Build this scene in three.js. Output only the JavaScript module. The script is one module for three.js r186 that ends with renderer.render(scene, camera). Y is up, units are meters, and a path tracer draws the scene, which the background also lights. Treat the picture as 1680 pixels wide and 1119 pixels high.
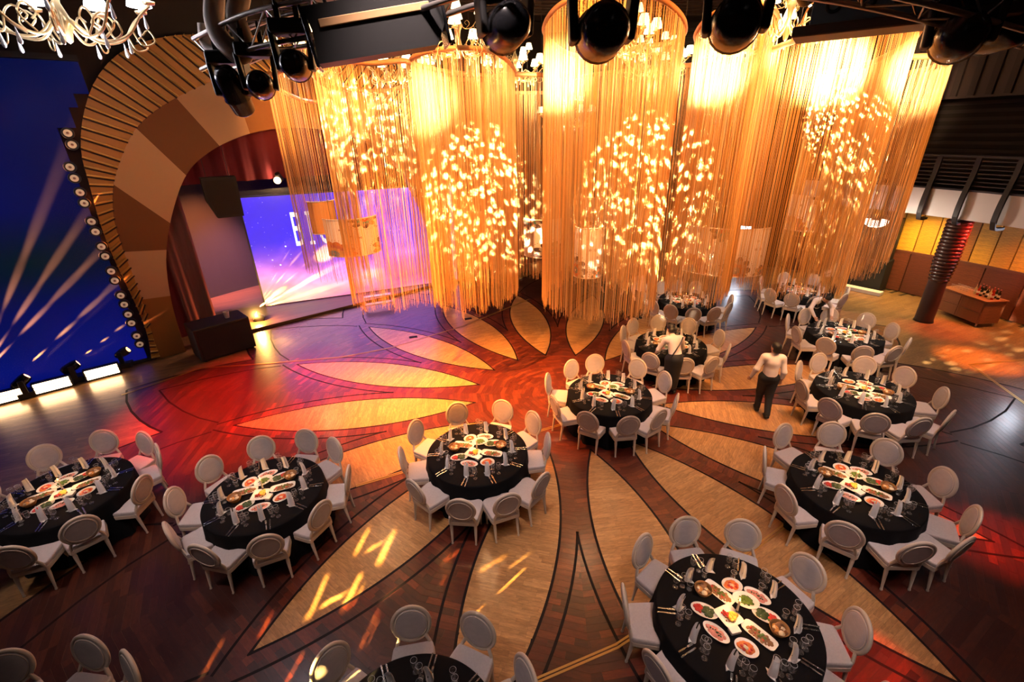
import * as THREE from 'three';
import { mergeGeometries } from 'three/addons/utils/BufferGeometryUtils.js';
import { RoundedBoxGeometry } from 'three/addons/geometries/RoundedBoxGeometry.js';
import { RectAreaLightUniformsLib } from 'three/addons/lights/RectAreaLightUniformsLib.js';
RectAreaLightUniformsLib.init();

// ---------------------------------------------------------------- camera, exposure
const scene = new THREE.Scene();
scene.background = new THREE.Color(0x000000);
const renderer = new THREE.WebGLRenderer();
renderer.toneMapping = THREE.LinearToneMapping;
renderer.toneMappingExposure = 1.0;
renderer.shadowMap.enabled = true;
const V3 = (x, y, z) => new THREE.Vector3(x, y, z);
const FOCAL = 753, EYE = V3(0, 5.968, 0), PITCH = 0.42714, ROLL = -0.023957;
const FWD = V3(0, -Math.sin(PITCH), -Math.cos(PITCH)), UP0 = V3(0, Math.cos(PITCH), -Math.sin(PITCH));
const RIGHT = V3(1, 0, 0).multiplyScalar(Math.cos(ROLL)).addScaledVector(UP0, Math.sin(ROLL));
const UP = V3(1, 0, 0).multiplyScalar(-Math.sin(ROLL)).addScaledVector(UP0, Math.cos(ROLL));
const camera = new THREE.PerspectiveCamera(2 * Math.atan(559.5 / FOCAL) * 180 / Math.PI, 1680 / 1119, 0.1, 80);
camera.position.copy(EYE);
camera.quaternion.setFromRotationMatrix(new THREE.Matrix4().makeBasis(RIGHT, UP, FWD.clone().negate()));
scene.add(camera);
// the photograph's pixels as directions; a distance comes from a floor height or a horizontal range
const ray = (x, y) => FWD.clone().addScaledVector(RIGHT, (x - 840) / FOCAL).addScaledVector(UP, -(y - 559.5) / FOCAL);
const atY = (x, y, h = 0) => { const d = ray(x, y); return EYE.clone().addScaledVector(d, (h - EYE.y) / d.y); };
const atD = (x, y, dist) => { const d = ray(x, y); return EYE.clone().addScaledVector(d, dist / Math.hypot(d.x, d.z)); };
const project = (p) => { const d = p.clone().sub(EYE), z = d.dot(FWD); return [840 + FOCAL * d.dot(RIGHT) / z, 559.5 - FOCAL * d.dot(UP) / z, z]; };

// ---------------------------------------------------------------- helpers
function rng(seed) { return () => { seed = (seed + 0x6d2b79f5) | 0; let t = Math.imul(seed ^ (seed >>> 15), 1 | seed); t = (t + Math.imul(t ^ (t >>> 7), 61 | t)) ^ t; return ((t ^ (t >>> 14)) >>> 0) / 4294967296; }; }
const taken = new Map();
function numbered(n) { const k = taken.get(n) ?? 0; taken.set(n, k + 1); return k ? n + '_' + String(k).padStart(3, '0') : n; }
function shade(o) { o.traverse((c) => { if (c.isMesh) { c.castShadow = true; c.receiveShadow = true; } }); return o; }
function tag(o, label, category, group, kind) { if (label) o.userData.label = label; if (category) o.userData.category = category; if (group) o.userData.group = group; if (kind) o.userData.kind = kind; return o; }
function thing(name, label, category, pos, turn = 0, group) { const o = new THREE.Group(); o.name = numbered(name); if (pos) o.position.copy(pos); o.rotation.y = turn; tag(o, label, category, group); scene.add(o); return o; }
function mesh(name, g, m, parent, top) { const o = new THREE.Mesh(g, m); o.name = top ? numbered(name) : name; o.castShadow = o.receiveShadow = true; (parent ?? scene).add(o); return o; }
function structure(name, g, m, label, category) { const o = mesh(name, g, m, scene); tag(o, label, category, null, 'structure'); return o; }
function copy(o, pos, turn, label, group) { const c = o.clone(); c.name = numbered(o.userData.base); c.position.copy(pos); c.rotation.y = turn; c.userData = { ...o.userData, label }; if (group) c.userData.group = group; scene.add(c); return c; }
const mat = (c, r = 0.6, m = 0, extra = {}) => new THREE.MeshStandardMaterial({ color: Array.isArray(c) ? new THREE.Color().setRGB(...c) : c, roughness: r, metalness: m, ...extra });
const phys = (o) => new THREE.MeshPhysicalMaterial(o);
const T = (g, x = 0, y = 0, z = 0, rx = 0, ry = 0, rz = 0) => { if (rx || ry || rz) g.applyMatrix4(new THREE.Matrix4().makeRotationFromEuler(new THREE.Euler(rx, ry, rz))); return g.translate(x, y, z); };
const box = (w, h, d, x = 0, y = 0, z = 0, rx = 0, ry = 0, rz = 0) => T(new THREE.BoxGeometry(w, h, d), x, y, z, rx, ry, rz);
const rbox = (w, h, d, r, x = 0, y = 0, z = 0, rx = 0, ry = 0, rz = 0, s = 2) => T(new RoundedBoxGeometry(w, h, d, s, r), x, y, z, rx, ry, rz);
const cyl = (r0, r1, h, n, x = 0, y = 0, z = 0, rx = 0, ry = 0, rz = 0) => T(new THREE.CylinderGeometry(r0, r1, h, n), x, y, z, rx, ry, rz);
const lathe = (pts, n = 20) => new THREE.LatheGeometry(pts.map((p) => new THREE.Vector2(p[0], p[1])), n);
const tube = (pts, r, seg = 16, rad = 6, closed = false) => new THREE.TubeGeometry(new THREE.CatmullRomCurve3(pts.map((p) => (p.isVector3 ? p : V3(...p))), closed), seg, r, rad, closed);
const rod = (a, b, r, n = 6) => { const d = b.clone().sub(a), g = new THREE.CylinderGeometry(r, r, d.length(), n); g.applyQuaternion(new THREE.Quaternion().setFromUnitVectors(V3(0, 1, 0), d.clone().normalize())); return g.translate(...a.clone().add(b).multiplyScalar(0.5).toArray()); };
const merge = (list) => mergeGeometries(list.map((g) => { const o = g.index ? g.toNonIndexed() : g; if (!o.attributes.uv) o.setAttribute('uv', new THREE.BufferAttribute(new Float32Array(o.attributes.position.count * 2), 2)); return o; }));
function canvasTexture(w, h, draw, srgb = true) { const c = document.createElement('canvas'); c.width = w; c.height = h; draw(c.getContext('2d'), w, h); const t = new THREE.CanvasTexture(c); if (srgb) t.colorSpace = THREE.SRGBColorSpace; t.wrapS = t.wrapT = THREE.RepeatWrapping; return t; }
function noiseField(n, seed) { // tileable value noise
  const r = rng(seed), oct = [4, 8, 16, 32, 64].map((s) => ({ s, v: Float32Array.from({ length: s * s }, () => r()) }));
  return (u, v, lo = 0, hi = 4) => { let sum = 0, amp = 1, tot = 0; for (let i = lo; i <= hi; i++) { const { s, v: g } = oct[i]; const x = ((u % 1 + 1) % 1) * s, y = ((v % 1 + 1) % 1) * s, xi = Math.floor(x), yi = Math.floor(y), fx = x - xi, fy = y - yi, sx = fx * fx * (3 - 2 * fx), sy = fy * fy * (3 - 2 * fy), q = (a, b) => g[(b % s) * s + (a % s)]; sum += amp * ((q(xi, yi) * (1 - sx) + q(xi + 1, yi) * sx) * (1 - sy) + (q(xi, yi + 1) * (1 - sx) + q(xi + 1, yi + 1) * sx) * sy); tot += amp; amp *= 0.55; } return sum / tot; };
}
function dataTexture(n, f, srgb = false) { const d = new Uint8Array(n * n * 4); for (let y = 0; y < n; y++) for (let x = 0; x < n; x++) { const c = f(x / n, y / n), i = (y * n + x) * 4; for (let k = 0; k < 3; k++) d[i + k] = Math.max(0, Math.min(255, 255 * (Array.isArray(c) ? c[k] : c))); d[i + 3] = 255; } const t = new THREE.DataTexture(d, n, n); t.wrapS = t.wrapT = THREE.RepeatWrapping; t.magFilter = THREE.LinearFilter; t.minFilter = THREE.LinearMipmapLinearFilter; if (srgb) t.colorSpace = THREE.SRGBColorSpace; t.needsUpdate = true; return t; }
// clip a polygon [[x,y]...] by a convex one (counter-clockwise)
function clip(poly, by) { let out = poly; for (let i = 0; i < by.length && out.length; i++) { const a = by[i], b = by[(i + 1) % by.length], side = (p) => (b[0] - a[0]) * (p[1] - a[1]) - (b[1] - a[1]) * (p[0] - a[0]), src = out; out = []; for (let j = 0; j < src.length; j++) { const p = src[j], q = src[(j + 1) % src.length], sp = side(p), sq = side(q); if (sp >= 0) out.push(p); if ((sp >= 0) !== (sq >= 0)) { const t = sp / (sp - sq); out.push([p[0] + (q[0] - p[0]) * t, p[1] + (q[1] - p[1]) * t]); } } } return out; }
const area = (p) => { let s = 0; for (let i = 0; i < p.length; i++) { const q = p[(i + 1) % p.length]; s += p[i][0] * q[1] - q[0] * p[i][1]; } return s / 2; };
function spot(parent, pos, aim, color, intensity, angle, penumbra = 0.5, soft = 1) { const l = new THREE.SpotLight(new THREE.Color().setRGB(...color), intensity, 0, angle, penumbra, 2); l.position.copy(pos); l.target.position.copy(aim); l.castShadow = true; l.shadow.radius = soft; l.name = 'beam'; (parent ?? scene).add(l); scene.add(l.target); return l; }

const ROSETTE = V3(1.2676, 0, -9.8469), PHASE = 1.310576, STEP = Math.PI / 8;
const K = 1.1, WASH = 0.75, FX = 1, CH = 0.45, GB = 3, BEAM = 1, HAZE = 0.012;
// ---------------------------------------------------------------- wood grain shared by all boards
const nf = noiseField(0, 7), nf2 = noiseField(0, 21);
const grain = dataTexture(512, (u, v) => { const w = nf(u * 0.5, v * 1, 0, 3), g = nf2(u, v * 6 + w * 0.6, 1, 4), f = nf(u * 2, v * 12, 2, 4); const k = 0.62 + 0.3 * g + 0.18 * f; return [k, k * 0.985, k * 0.96]; }, true);
const grainRough = dataTexture(256, (u, v) => 0.62 + 0.3 * nf2(u, v, 0, 4));
const boardMat = phys({ map: grain, vertexColors: true, roughness: 0.5, roughnessMap: grainRough, clearcoat: 0.55, clearcoatRoughness: 0.2 });
const lineMat = phys({ color: new THREE.Color().setRGB(0.008, 0.005, 0.006), roughness: 0.6, specularIntensity: 0.3 });
// ---------------------------------------------------------------- floor: slab, outer boards, sixteen-petal rosette
const floor = new THREE.Group(); floor.name = 'floor'; scene.add(floor);
tag(floor, 'glossy parquet floor inlaid with a sixteen petal rosette in tan and red-brown wood', 'floor', null, 'structure');
mesh('slab', T(new THREE.CylinderGeometry(16.4, 16.4, 0.3, 96), ROSETTE.x, -0.158, ROSETTE.z), mat([0.02, 0.012, 0.008], 0.7), floor);
const boards = { dark: [], light: [], outer: [] };
function board(poly, top, thick, tone, dir, seed) { // poly: [[x,z]...] in world; dir: grain direction
  const r = rng(seed), n = poly.length, pos = [], nor = [], uv = [], col = [], ou = r() * 7, ov = r() * 7;
  if (area(poly) > 0) poly = poly.slice().reverse();
  const put = (p, y, nx, ny, nz) => { pos.push(p[0], y, p[1]); nor.push(nx, ny, nz); uv.push((p[0] * dir[0] + p[1] * dir[1]) * 0.9 + ou, (-p[0] * dir[1] + p[1] * dir[0]) * 0.9 + ov); col.push(...tone); };
  for (let i = 1; i < n - 1; i++) { put(poly[0], top, 0, 1, 0); put(poly[i], top, 0, 1, 0); put(poly[i + 1], top, 0, 1, 0); }
  for (let i = 0; i < n; i++) { const a = poly[i], b = poly[(i + 1) % n], l = Math.hypot(b[0] - a[0], b[1] - a[1]) || 1, nx = -(b[1] - a[1]) / l, nz = (b[0] - a[0]) / l, lo = top - thick; put(a, top, nx, 0, nz); put(a, lo, nx, 0, nz); put(b, top, nx, 0, nz); put(b, top, nx, 0, nz); put(a, lo, nx, 0, nz); put(b, lo, nx, 0, nz); }
  const g = new THREE.BufferGeometry();
  g.setAttribute('position', new THREE.Float32BufferAttribute(pos, 3)); g.setAttribute('normal', new THREE.Float32BufferAttribute(nor, 3)); g.setAttribute('uv', new THREE.Float32BufferAttribute(uv, 2)); g.setAttribute('color', new THREE.Float32BufferAttribute(col, 3));
  const s = poly.map((p) => project(V3(p[0], top, p[1]))), seen = s.every((q) => q[2] > 0.5) && s.some((q) => q[0] > 0 && q[0] < 1680 && q[1] > 0 && q[1] < 1119);
  return { g, size: seen ? Math.abs(area(s)) : 0, near: s.every((q) => q[2] > 0.3 && q[0] > -400 && q[0] < 2080 && q[1] < 1600) };
}
const petalHalf = (u, extra = 0) => Math.sqrt(Math.max(0, (6.496 + extra) ** 2 - (u - 4.985) ** 2)) - (6.496 - 0.59);
const outerEdge = [[9.26, 0], [9.66, 0.28], [10.07, 0.63], [10.5, 1.08], [10.9, 1.6], [11.26, 2.24]], innerEdge = [[8.15, 0.18], [8.7, 0.47], [9.23, 0.86], [9.8, 1.38], [10.377, 2.064]];
const rr = rng(11);
const mix = (a, b, t) => a.map((x, i) => x + (b[i] - x) * t);
for (let k = 0; k < 16; k++) {
  const a = PHASE + k * STEP, ux = Math.cos(a), uz = -Math.sin(a), wx = -Math.sin(a), wz = -Math.cos(a), W = (u, w) => [ROSETTE.x + ux * u + wx * w, ROSETTE.z + uz * u + wz * w];
  for (const s of [1, -1]) { // dark boards, half a sector at a time, laid across the petal's axis
    const half = [[0, 0], ...outerEdge];
    const ring = area(half) > 0 ? half : half.slice().reverse();
    for (let j = 0; j < 116; j++) {
      const u0 = j * 0.098; let w0 = -rr() * 0.5;
      while (w0 < 2.4) {
        const len = 0.45 + rr() * 0.4, q = [[u0 + 0.001, w0 + 0.001], [u0 + 0.097, w0 + 0.001], [u0 + 0.097, w0 + len - 0.001], [u0 + 0.001, w0 + len - 0.001]];
        w0 += len;
        const p = clip(q, ring); if (p.length < 3 || Math.abs(area(p)) < 4e-4) continue;
        if (p.every(([u, w]) => w < petalHalf(u) - 0.03)) continue;
        const cu = p.reduce((t, c) => t + c[0], 0) / p.length, cw = p.reduce((t, c) => t + c[1], 0) / p.length;
        const inBand = cw < petalHalf(cu, 0.3) || cu < 4.2, t = rr();
        const tone = inBand || cu > 10.4 ? mix([0.085, 0.012, 0.005], [0.19, 0.036, 0.013], t * t) : mix([0.045, 0.0095, 0.005], [0.1, 0.024, 0.011], t * t);
        const b = board(p.map(([u, w]) => W(u, w * s)), -0.0015, 0.004, tone, [wx, wz], 1000 + j * 37 + k * 5003 + Math.floor(w0 * 100) * 3 + s);
        if (b.near) boards.dark.push(b);
      }
    }
  }
  // the petal: dark bed, tan boards on it
  const rim = []; for (let i = 0; i <= 28; i++) { const u = 2.28 + 5.41 * i / 28; rim.push([u, Math.max(0, petalHalf(u))]); } for (let i = 27; i >= 1; i--) { const u = 2.28 + 5.41 * i / 28; rim.push([u, -petalHalf(u)]); }
  const lens = area(rim) > 0 ? rim : rim.slice().reverse(), shape = new THREE.Shape();
  const big = []; for (let i = 0; i <= 30; i++) { const u = 2.2 + 5.57 * i / 30; big.push([u, Math.max(0.012, petalHalf(u) + 0.04)]); } for (let i = 30; i >= 0; i--) { const u = 2.2 + 5.57 * i / 30; big.push([u, -Math.max(0.012, petalHalf(u) + 0.04)]); }
  big.forEach(([u, w], i) => { const [x, z] = W(u, w); i ? shape.lineTo(x, -z) : shape.moveTo(x, -z); });
  const bed = mesh('petal_inlay', T(new THREE.ExtrudeGeometry(shape, { depth: 0.004, bevelEnabled: false, curveSegments: 1 }), 0, 0, 0, -Math.PI / 2).translate(0, -0.0045, 0), lineMat, floor);
  const mine = [];
  for (let j = 0; j < 75; j++) {
    const u0 = 2.28 + j * 0.0725; let w0 = -0.62 - rr() * 0.4;
    while (w0 < 0.62) {
      const len = 0.34 + rr() * 0.24, q = [[u0, w0], [u0 + 0.0713, w0], [u0 + 0.0713, w0 + len - 0.0012], [u0, w0 + len - 0.0012]]; w0 += len;
      const p = clip(area(q) > 0 ? q : q.reverse(), lens); if (p.length < 3 || Math.abs(area(p)) < 3e-4) continue;
      const b = board(p.map(([u, w]) => W(u, w)), 0.0005, 0.004, mix([0.43, 0.21, 0.075], [0.57, 0.3, 0.115], rr()), [wx, wz], 9000 + j * 31 + k * 2003 + Math.floor(w0 * 50)); b.bed = bed; if (b.near) mine.push(b);
    }
  }
  boards.light.push(...mine);
  // dark outlines of the border bands and of the scalloped rim
  const strip = (pts, w) => { const v = []; for (let i = 0; i < pts.length - 1; i++) { const [p, q] = [pts[i], pts[i + 1]], l = Math.hypot(q[0] - p[0], q[1] - p[1]), nx = -(q[1] - p[1]) / l * w / 2, nz = (q[0] - p[0]) / l * w / 2; v.push(box(0.0001, 0.0001, 0.0001)); const g = v[v.length - 1], P = g.attributes.position, c = [[p[0] + nx, p[1] + nz], [p[0] - nx, p[1] - nz], [q[0] + nx, q[1] + nz], [q[0] - nx, q[1] - nz]]; for (let m = 0; m < P.count; m++) { const e = c[(P.getX(m) > 0 ? 2 : 0) + (P.getZ(m) > 0 ? 1 : 0)]; P.setXYZ(m, e[0], P.getY(m) > 0 ? -0.0002 : -0.004, e[1]); } g.computeVertexNormals(); } return v; };
  for (const s of [1, -1]) {
    const band = []; for (let i = 0; i <= 16; i++) { const u = 4.24 + (8.15 - 4.24) * i / 16; band.push(W(u, s * petalHalf(u, 0.3))); }
    mesh('inlay_line', merge([...strip(band, 0.04), ...strip(innerEdge.map(([u, w]) => W(u, w * s)), 0.04), ...strip(outerEdge.map(([u, w]) => W(u, w * s)), 0.05)]), lineMat, floor);
  }
}
{ // straight boards round the rosette
  const d = [Math.cos(0.42), -Math.sin(0.42)], e = [-d[1], d[0]];
  for (let j = -150; j < 150; j++) {
    let s0 = -18 - rr() * 0.9;
    while (s0 < 18) {
      const len = 0.7 + rr() * 0.5, q = [[s0, j * 0.115], [s0 + len - 0.0015, j * 0.115], [s0 + len - 0.0015, j * 0.115 + 0.1135], [s0, j * 0.115 + 0.1135]]; s0 += len;
      const c = Math.hypot(q[0][0] + len / 2, j * 0.115); if (c < 8.7 || c > 15.5) continue;
      const P = q.map(([s, t]) => [ROSETTE.x + d[0] * s + e[0] * t, ROSETTE.z + d[1] * s + e[1] * t]);
      const b = board(P, -0.0045, 0.0045, mix([0.22, 0.12, 0.05], [0.34, 0.2, 0.085], rr()), d, 77 + j * 131 + Math.floor(s0 * 40)); if (b.near) boards.outer.push(b);
    }
  }
}
for (const kind of ['dark', 'light', 'outer']) {
  const list = boards[kind].sort((a, b) => b.size - a.size), single = kind === 'outer' ? 0 : 300;
  list.slice(0, single).forEach((b) => mesh(kind === 'light' ? 'tan_plank' : 'plank', b.g, boardMat, b.bed ?? floor));
  const rest = list.slice(single), by = new Map(); for (const b of rest) { const k = b.bed ?? floor; if (!by.has(k)) by.set(k, []); by.get(k).push(b.g); }
  for (const [p, g] of by) tag(mesh(kind === 'outer' ? 'border_boards' : 'parquet', mergeGeometries(g), boardMat, p), null, null, null, 'stuff');
}
const brass = mat([0.55, 0.36, 0.13], 0.35, 0.9);
function strips(pts, label) { // twin brass threshold strips let into the floor
  const o = thing('brass_strip', label, 'floor strip', null, 0, null), seg = [];
  for (let i = 0; i < pts.length - 1; i++) { const a = pts[i], b = pts[i + 1], l = a.distanceTo(b), t = Math.atan2(-(b.z - a.z), b.x - a.x); for (const off of [-0.022, 0.022]) seg.push(box(l + 0.02, 0.004, 0.028, 0, 0.0025, off, 0, 0, 0).applyMatrix4(new THREE.Matrix4().makeRotationY(t)).translate((a.x + b.x) / 2, 0, (a.z + b.z) / 2)); }
  mesh('strip', merge(seg), brass, o);
}
strips([atY(868, 1122), atY(1012, 1060), atY(1150, 968), atY(1300, 853)], 'twin brass strip crossing the planks under the round table by the red floor light');
strips([atY(585, 797), atY(760, 745), atY(935, 692)], 'twin brass strip running between the two tables at the rosette heart');
strips([atY(200, 648), atY(330, 604), atY(430, 597), atY(560, 586), atY(640, 571), atY(760, 535), atY(868, 491)], 'long bent brass strip across the red lit petals before the stage');
strips([atY(1690, 668), atY(1592, 598), atY(1690, 589)], 'angled brass strip on the open floor near the ringed column');
for (const [x, y, by] of [[678, 553, 'stage stair'], [768, 523, 'central string ring']]) { const p = atY(x, y), o = thing('floor_socket', 'small dark floor socket cover in the petal nearer the ' + by, 'floor socket', p, 0.3, 'floor socket covers'); mesh('cover', rbox(0.26, 0.006, 0.16, 0.002, 0, 0.003, 0), lineMat, o); }
// ---------------------------------------------------------------- room shell: round hall
const darkWall = mat([0.014, 0.007, 0.004], 0.85), darkSlat = mat([0.022, 0.01, 0.006], 0.7);
const ringWall = (r0, r1, y0, y1, a0, a1, seg = 64) => { // thick curved wall, angles counted like the rosette's
  const s = new THREE.Shape(); for (let i = 0; i <= seg; i++) { const a = a0 + (a1 - a0) * i / seg; s[i ? 'lineTo' : 'moveTo'](Math.cos(a) * r1, Math.sin(a) * r1); } for (let i = seg; i >= 0; i--) { const a = a0 + (a1 - a0) * i / seg; s.lineTo(Math.cos(a) * r0, Math.sin(a) * r0); }
  return T(new THREE.ExtrudeGeometry(s, { depth: y1 - y0, bevelEnabled: false, curveSegments: 1 }), 0, 0, 0, -Math.PI / 2).translate(ROSETTE.x, y0, ROSETTE.z);
};
const D2R = Math.PI / 180;
structure('wall_round', ringWall(15.62, 15.95, -0.02, 10.2, 0, 2 * Math.PI, 120), darkWall, 'dark brown curved wall of the hall', 'wall');
const ceiling = new THREE.Group(); ceiling.name = 'ceiling'; scene.add(ceiling); tag(ceiling, 'dark ceiling of brown corrugated slats', 'ceiling', null, 'structure');
mesh('ceiling_slab', T(new THREE.CylinderGeometry(15.95, 15.95, 0.3, 96), ROSETTE.x, 10.3, ROSETTE.z), darkWall, ceiling);
const slatMat = mat([0.05, 0.027, 0.017], 0.65), slatG = rbox(26, 0.09, 0.16, 0.02);
for (let i = 0; i < 46; i++) { const o = mesh('ceiling_slat', slatG, slatMat, ceiling); o.position.set(ROSETTE.x, 10.09, -1.5 - i * 0.44); o.rotation.y = 0.12; }
{ // grey duct and panel by the stage end of the ceiling
  const o = thing('ceiling_duct', 'dull grey round air duct under the dark slatted ceiling beside the arch', 'duct'); mesh('duct', rod(V3(-16, 9.6, -10.5), V3(-1.5, 9.55, -16.5), 0.3, 18), mat([0.12, 0.1, 0.085], 0.55), o);
  for (let i = 0; i < 6; i++) mesh('seam', T(new THREE.TorusGeometry(0.305, 0.015, 6, 20), 0, 0, 0).applyQuaternion(new THREE.Quaternion().setFromUnitVectors(V3(0, 0, 1), V3(14.5, 0, -6).normalize())).translate(-14 + i * 2.4, 9.59, -11.33 - i * 0.993), mat([0.1, 0.085, 0.07], 0.5), o);
}
// lower wall on the open side: brown dado boards, yellow boards above, below a balcony
const yellow = [0, 1, 2].map((i) => mat([[0.72, 0.38, 0.035], [0.66, 0.33, 0.028], [0.42, 0.16, 0.015]][i], 0.5, 0, { map: grain })), brown = [0, 1].map((i) => mat([[0.16, 0.04, 0.018], [0.125, 0.03, 0.014]][i], 0.45, 0, { map: grain }));
const wallRight = new THREE.Group(); wallRight.name = 'wall_right'; scene.add(wallRight); tag(wallRight, 'curved wall of yellow boards over a red-brown panelled dado below the balcony', 'wall', null, 'structure');
for (let i = 0, a = -14; a < 40; i++, a += 2.05) {
  mesh('yellow_board', ringWall(15.52, 15.6, 1.56, 3.5, (a + 0.06) * D2R, (a + 1.99) * D2R, 2), yellow[i % 7 === 3 ? 2 : i % 2], wallRight);
  if (i % 2 === 0) mesh('dado_panel', ringWall(15.47, 15.6, 0.02, 1.5, (a + 0.06) * D2R, (a + 4.04) * D2R, 4), brown[(i >> 1) % 2], wallRight);
}
mesh('dado_rail', ringWall(15.44, 15.6, 1.49, 1.565, -14 * D2R, 40.5 * D2R, 20), mat([0.1, 0.03, 0.015], 0.4), wallRight);
// balcony
const balcony = new THREE.Group(); balcony.name = 'balcony'; scene.add(balcony); tag(balcony, 'curved balcony with a plain white fascia and dark curved brackets', 'balcony', null, 'structure');
mesh('fascia', ringWall(12.62, 12.74, 3.33, 4.12, -22 * D2R, 40 * D2R, 48), mat([0.62, 0.53, 0.52], 0.55), balcony);
mesh('balcony_deck', ringWall(12.74, 15.64, 3.42, 4.05, -22 * D2R, 40 * D2R, 48), darkWall, balcony);
const iron = mat([0.018, 0.012, 0.012], 0.45, 0.3);
mesh('handrail', ringWall(12.6, 12.7, 5.02, 5.08, -22 * D2R, 40 * D2R, 48), iron, balcony);
mesh('fascia_cap', ringWall(12.56, 12.78, 4.12, 4.17, -22 * D2R, 40 * D2R, 48), iron, balcony);
for (let k = 0; k < 7; k++) mesh('rail_bar', ringWall(12.63, 12.66, 4.26 + k * 0.11, 4.285 + k * 0.11, -22 * D2R, 40 * D2R, 48), mat([0.03, 0.015, 0.01], 0.5), balcony);
for (let a = -18; a < 39; a += 4.35) { // curved brackets that wrap the fascia
  const pts = [[12.9, 3.24], [12.55, 3.26], [12.5, 3.5], [12.51, 3.85], [12.56, 4.2], [12.63, 4.6], [12.65, 5.05]], s = new THREE.CatmullRomCurve3(pts.map(([r, y]) => V3(r, y, 0))).getPoints(18), sh = new THREE.Shape();
  s.forEach((p, i) => sh[i ? 'lineTo' : 'moveTo'](p.x, p.y)); for (let i = s.length - 1; i >= 0; i--) sh.lineTo(s[i].x - (i < 5 ? 0.01 : 0.06), s[i].y - (i < 5 ? 0.07 : 0));
  const g = new THREE.ExtrudeGeometry(sh, { depth: 0.13, bevelEnabled: false, curveSegments: 1 }).translate(0, 0, -0.065), o = mesh('bracket', g, iron, balcony); o.position.set(ROSETTE.x, 0, ROSETTE.z); o.rotation.y = (a + 1.15) * D2R;
}
for (let k = 0; k < 24; k++) mesh('wall_slat', ringWall(15.5, 15.62, 4.3 + k * 0.24, 4.4 + k * 0.24, -22 * D2R, 75 * D2R, 40), darkSlat, balcony);
{ // sloping dark fascia with ribs high over the balcony
  const o = new THREE.Group(); o.name = 'trim_1'; scene.add(o); tag(o, 'dark ribbed soffit band high above the balcony', 'trim', null, 'structure');
  mesh('soffit_band', ringWall(12.2, 12.5, 6.55, 8.3, -22 * D2R, 48 * D2R, 40), mat([0.035, 0.014, 0.009], 0.6), o);
  for (let a = -20; a < 48; a += 1.9) mesh('soffit_rib', ringWall(12.12, 12.2, 6.6, 8.2, a * D2R, (a + 0.7) * D2R, 1), darkSlat, o);
}
// ringed column
{
  const o = thing('ringed_column', 'dark column wrapped in glossy rings, lit red below the balcony', 'column', V3(13.6, 0, -13.95));
  mesh('shaft', lathe([[0, 0], [0.27, 0], [0.25, 0.08], [0.24, 1.4], [0.25, 3.42], [0, 3.42]], 20), mat([0.035, 0.014, 0.01], 0.5), o);
  const ringM = mat([0.05, 0.018, 0.014], 0.25), g = new THREE.TorusGeometry(0.27, 0.055, 8, 28);
  for (let k = 0; k < 17; k++) { const r = mesh('ring', g, ringM, o); r.rotation.x = Math.PI / 2; r.position.y = 1.42 + k * 0.112; const f = 1 - Math.max(0, 5 - k) * 0.035; r.scale.set(f, f, 1); }
}
// black speaker stack and low step by the wall
{
  const p = V3(14.0, 0, -17.72), o = thing('speaker_stack', 'tall black speaker stack against the yellow wall beside the string curtain', 'speaker', p, -0.95), blk = mat([0.006, 0.005, 0.005], 0.6);
  mesh('sub_cabinet', rbox(1.75, 1.2, 0.7, 0.03, 0, 0.6, 0), blk, o); mesh('top_cabinet', rbox(1.45, 1.55, 0.6, 0.03, 0.1, 1.98, 0), blk, o);
  mesh('grille', rbox(0.9, 0.28, 0.02, 0.008, -0.2, 0.45, 0.355), mat([0.05, 0.02, 0.015], 0.6), o);
  for (const x of [-0.4, 0.6]) mesh('driver', T(new THREE.TorusGeometry(0.3, 0.05, 8, 24), x, 1.95, 0.31), mat([0.012, 0.01, 0.01], 0.4), o);
}
mesh('low_step', rbox(1.6, 0.14, 0.34, 0.02), mat([0.5, 0.5, 0.5], 0.5), tag(thing('metal_step', 'long pale metal step on the floor before the black speaker stack', 'step', V3(13.6, 0.07, -17.1), -0.95)));
{ // dome lamp under the balcony
  const p = atD(1437, 362, 18.6), o = thing('dome_lamp', 'bright white half dome lamp hanging under the balcony beside the speaker stack', 'lamp', p);
  mesh('dome', lathe([[0, -0.2], [0.16, -0.18], [0.29, -0.11], [0.36, 0], [0.33, 0.02], [0, 0.04]], 24), mat([0.9, 0.88, 0.8], 0.4, 0, { emissive: 0xfff4dd, emissiveIntensity: 4 }), o);
  mesh('cap', cyl(0.1, 0.14, 0.06, 16, 0, 0.06, 0), iron, o); mesh('stem', cyl(0.012, 0.012, 0.35, 8, 0, 0.24, 0), iron, o);
  const l = new THREE.PointLight(0xfff0d8, 14); l.position.set(0, -0.28, 0); l.castShadow = true; l.shadow.radius = 8; l.name = 'glow'; o.add(l);
}
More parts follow.
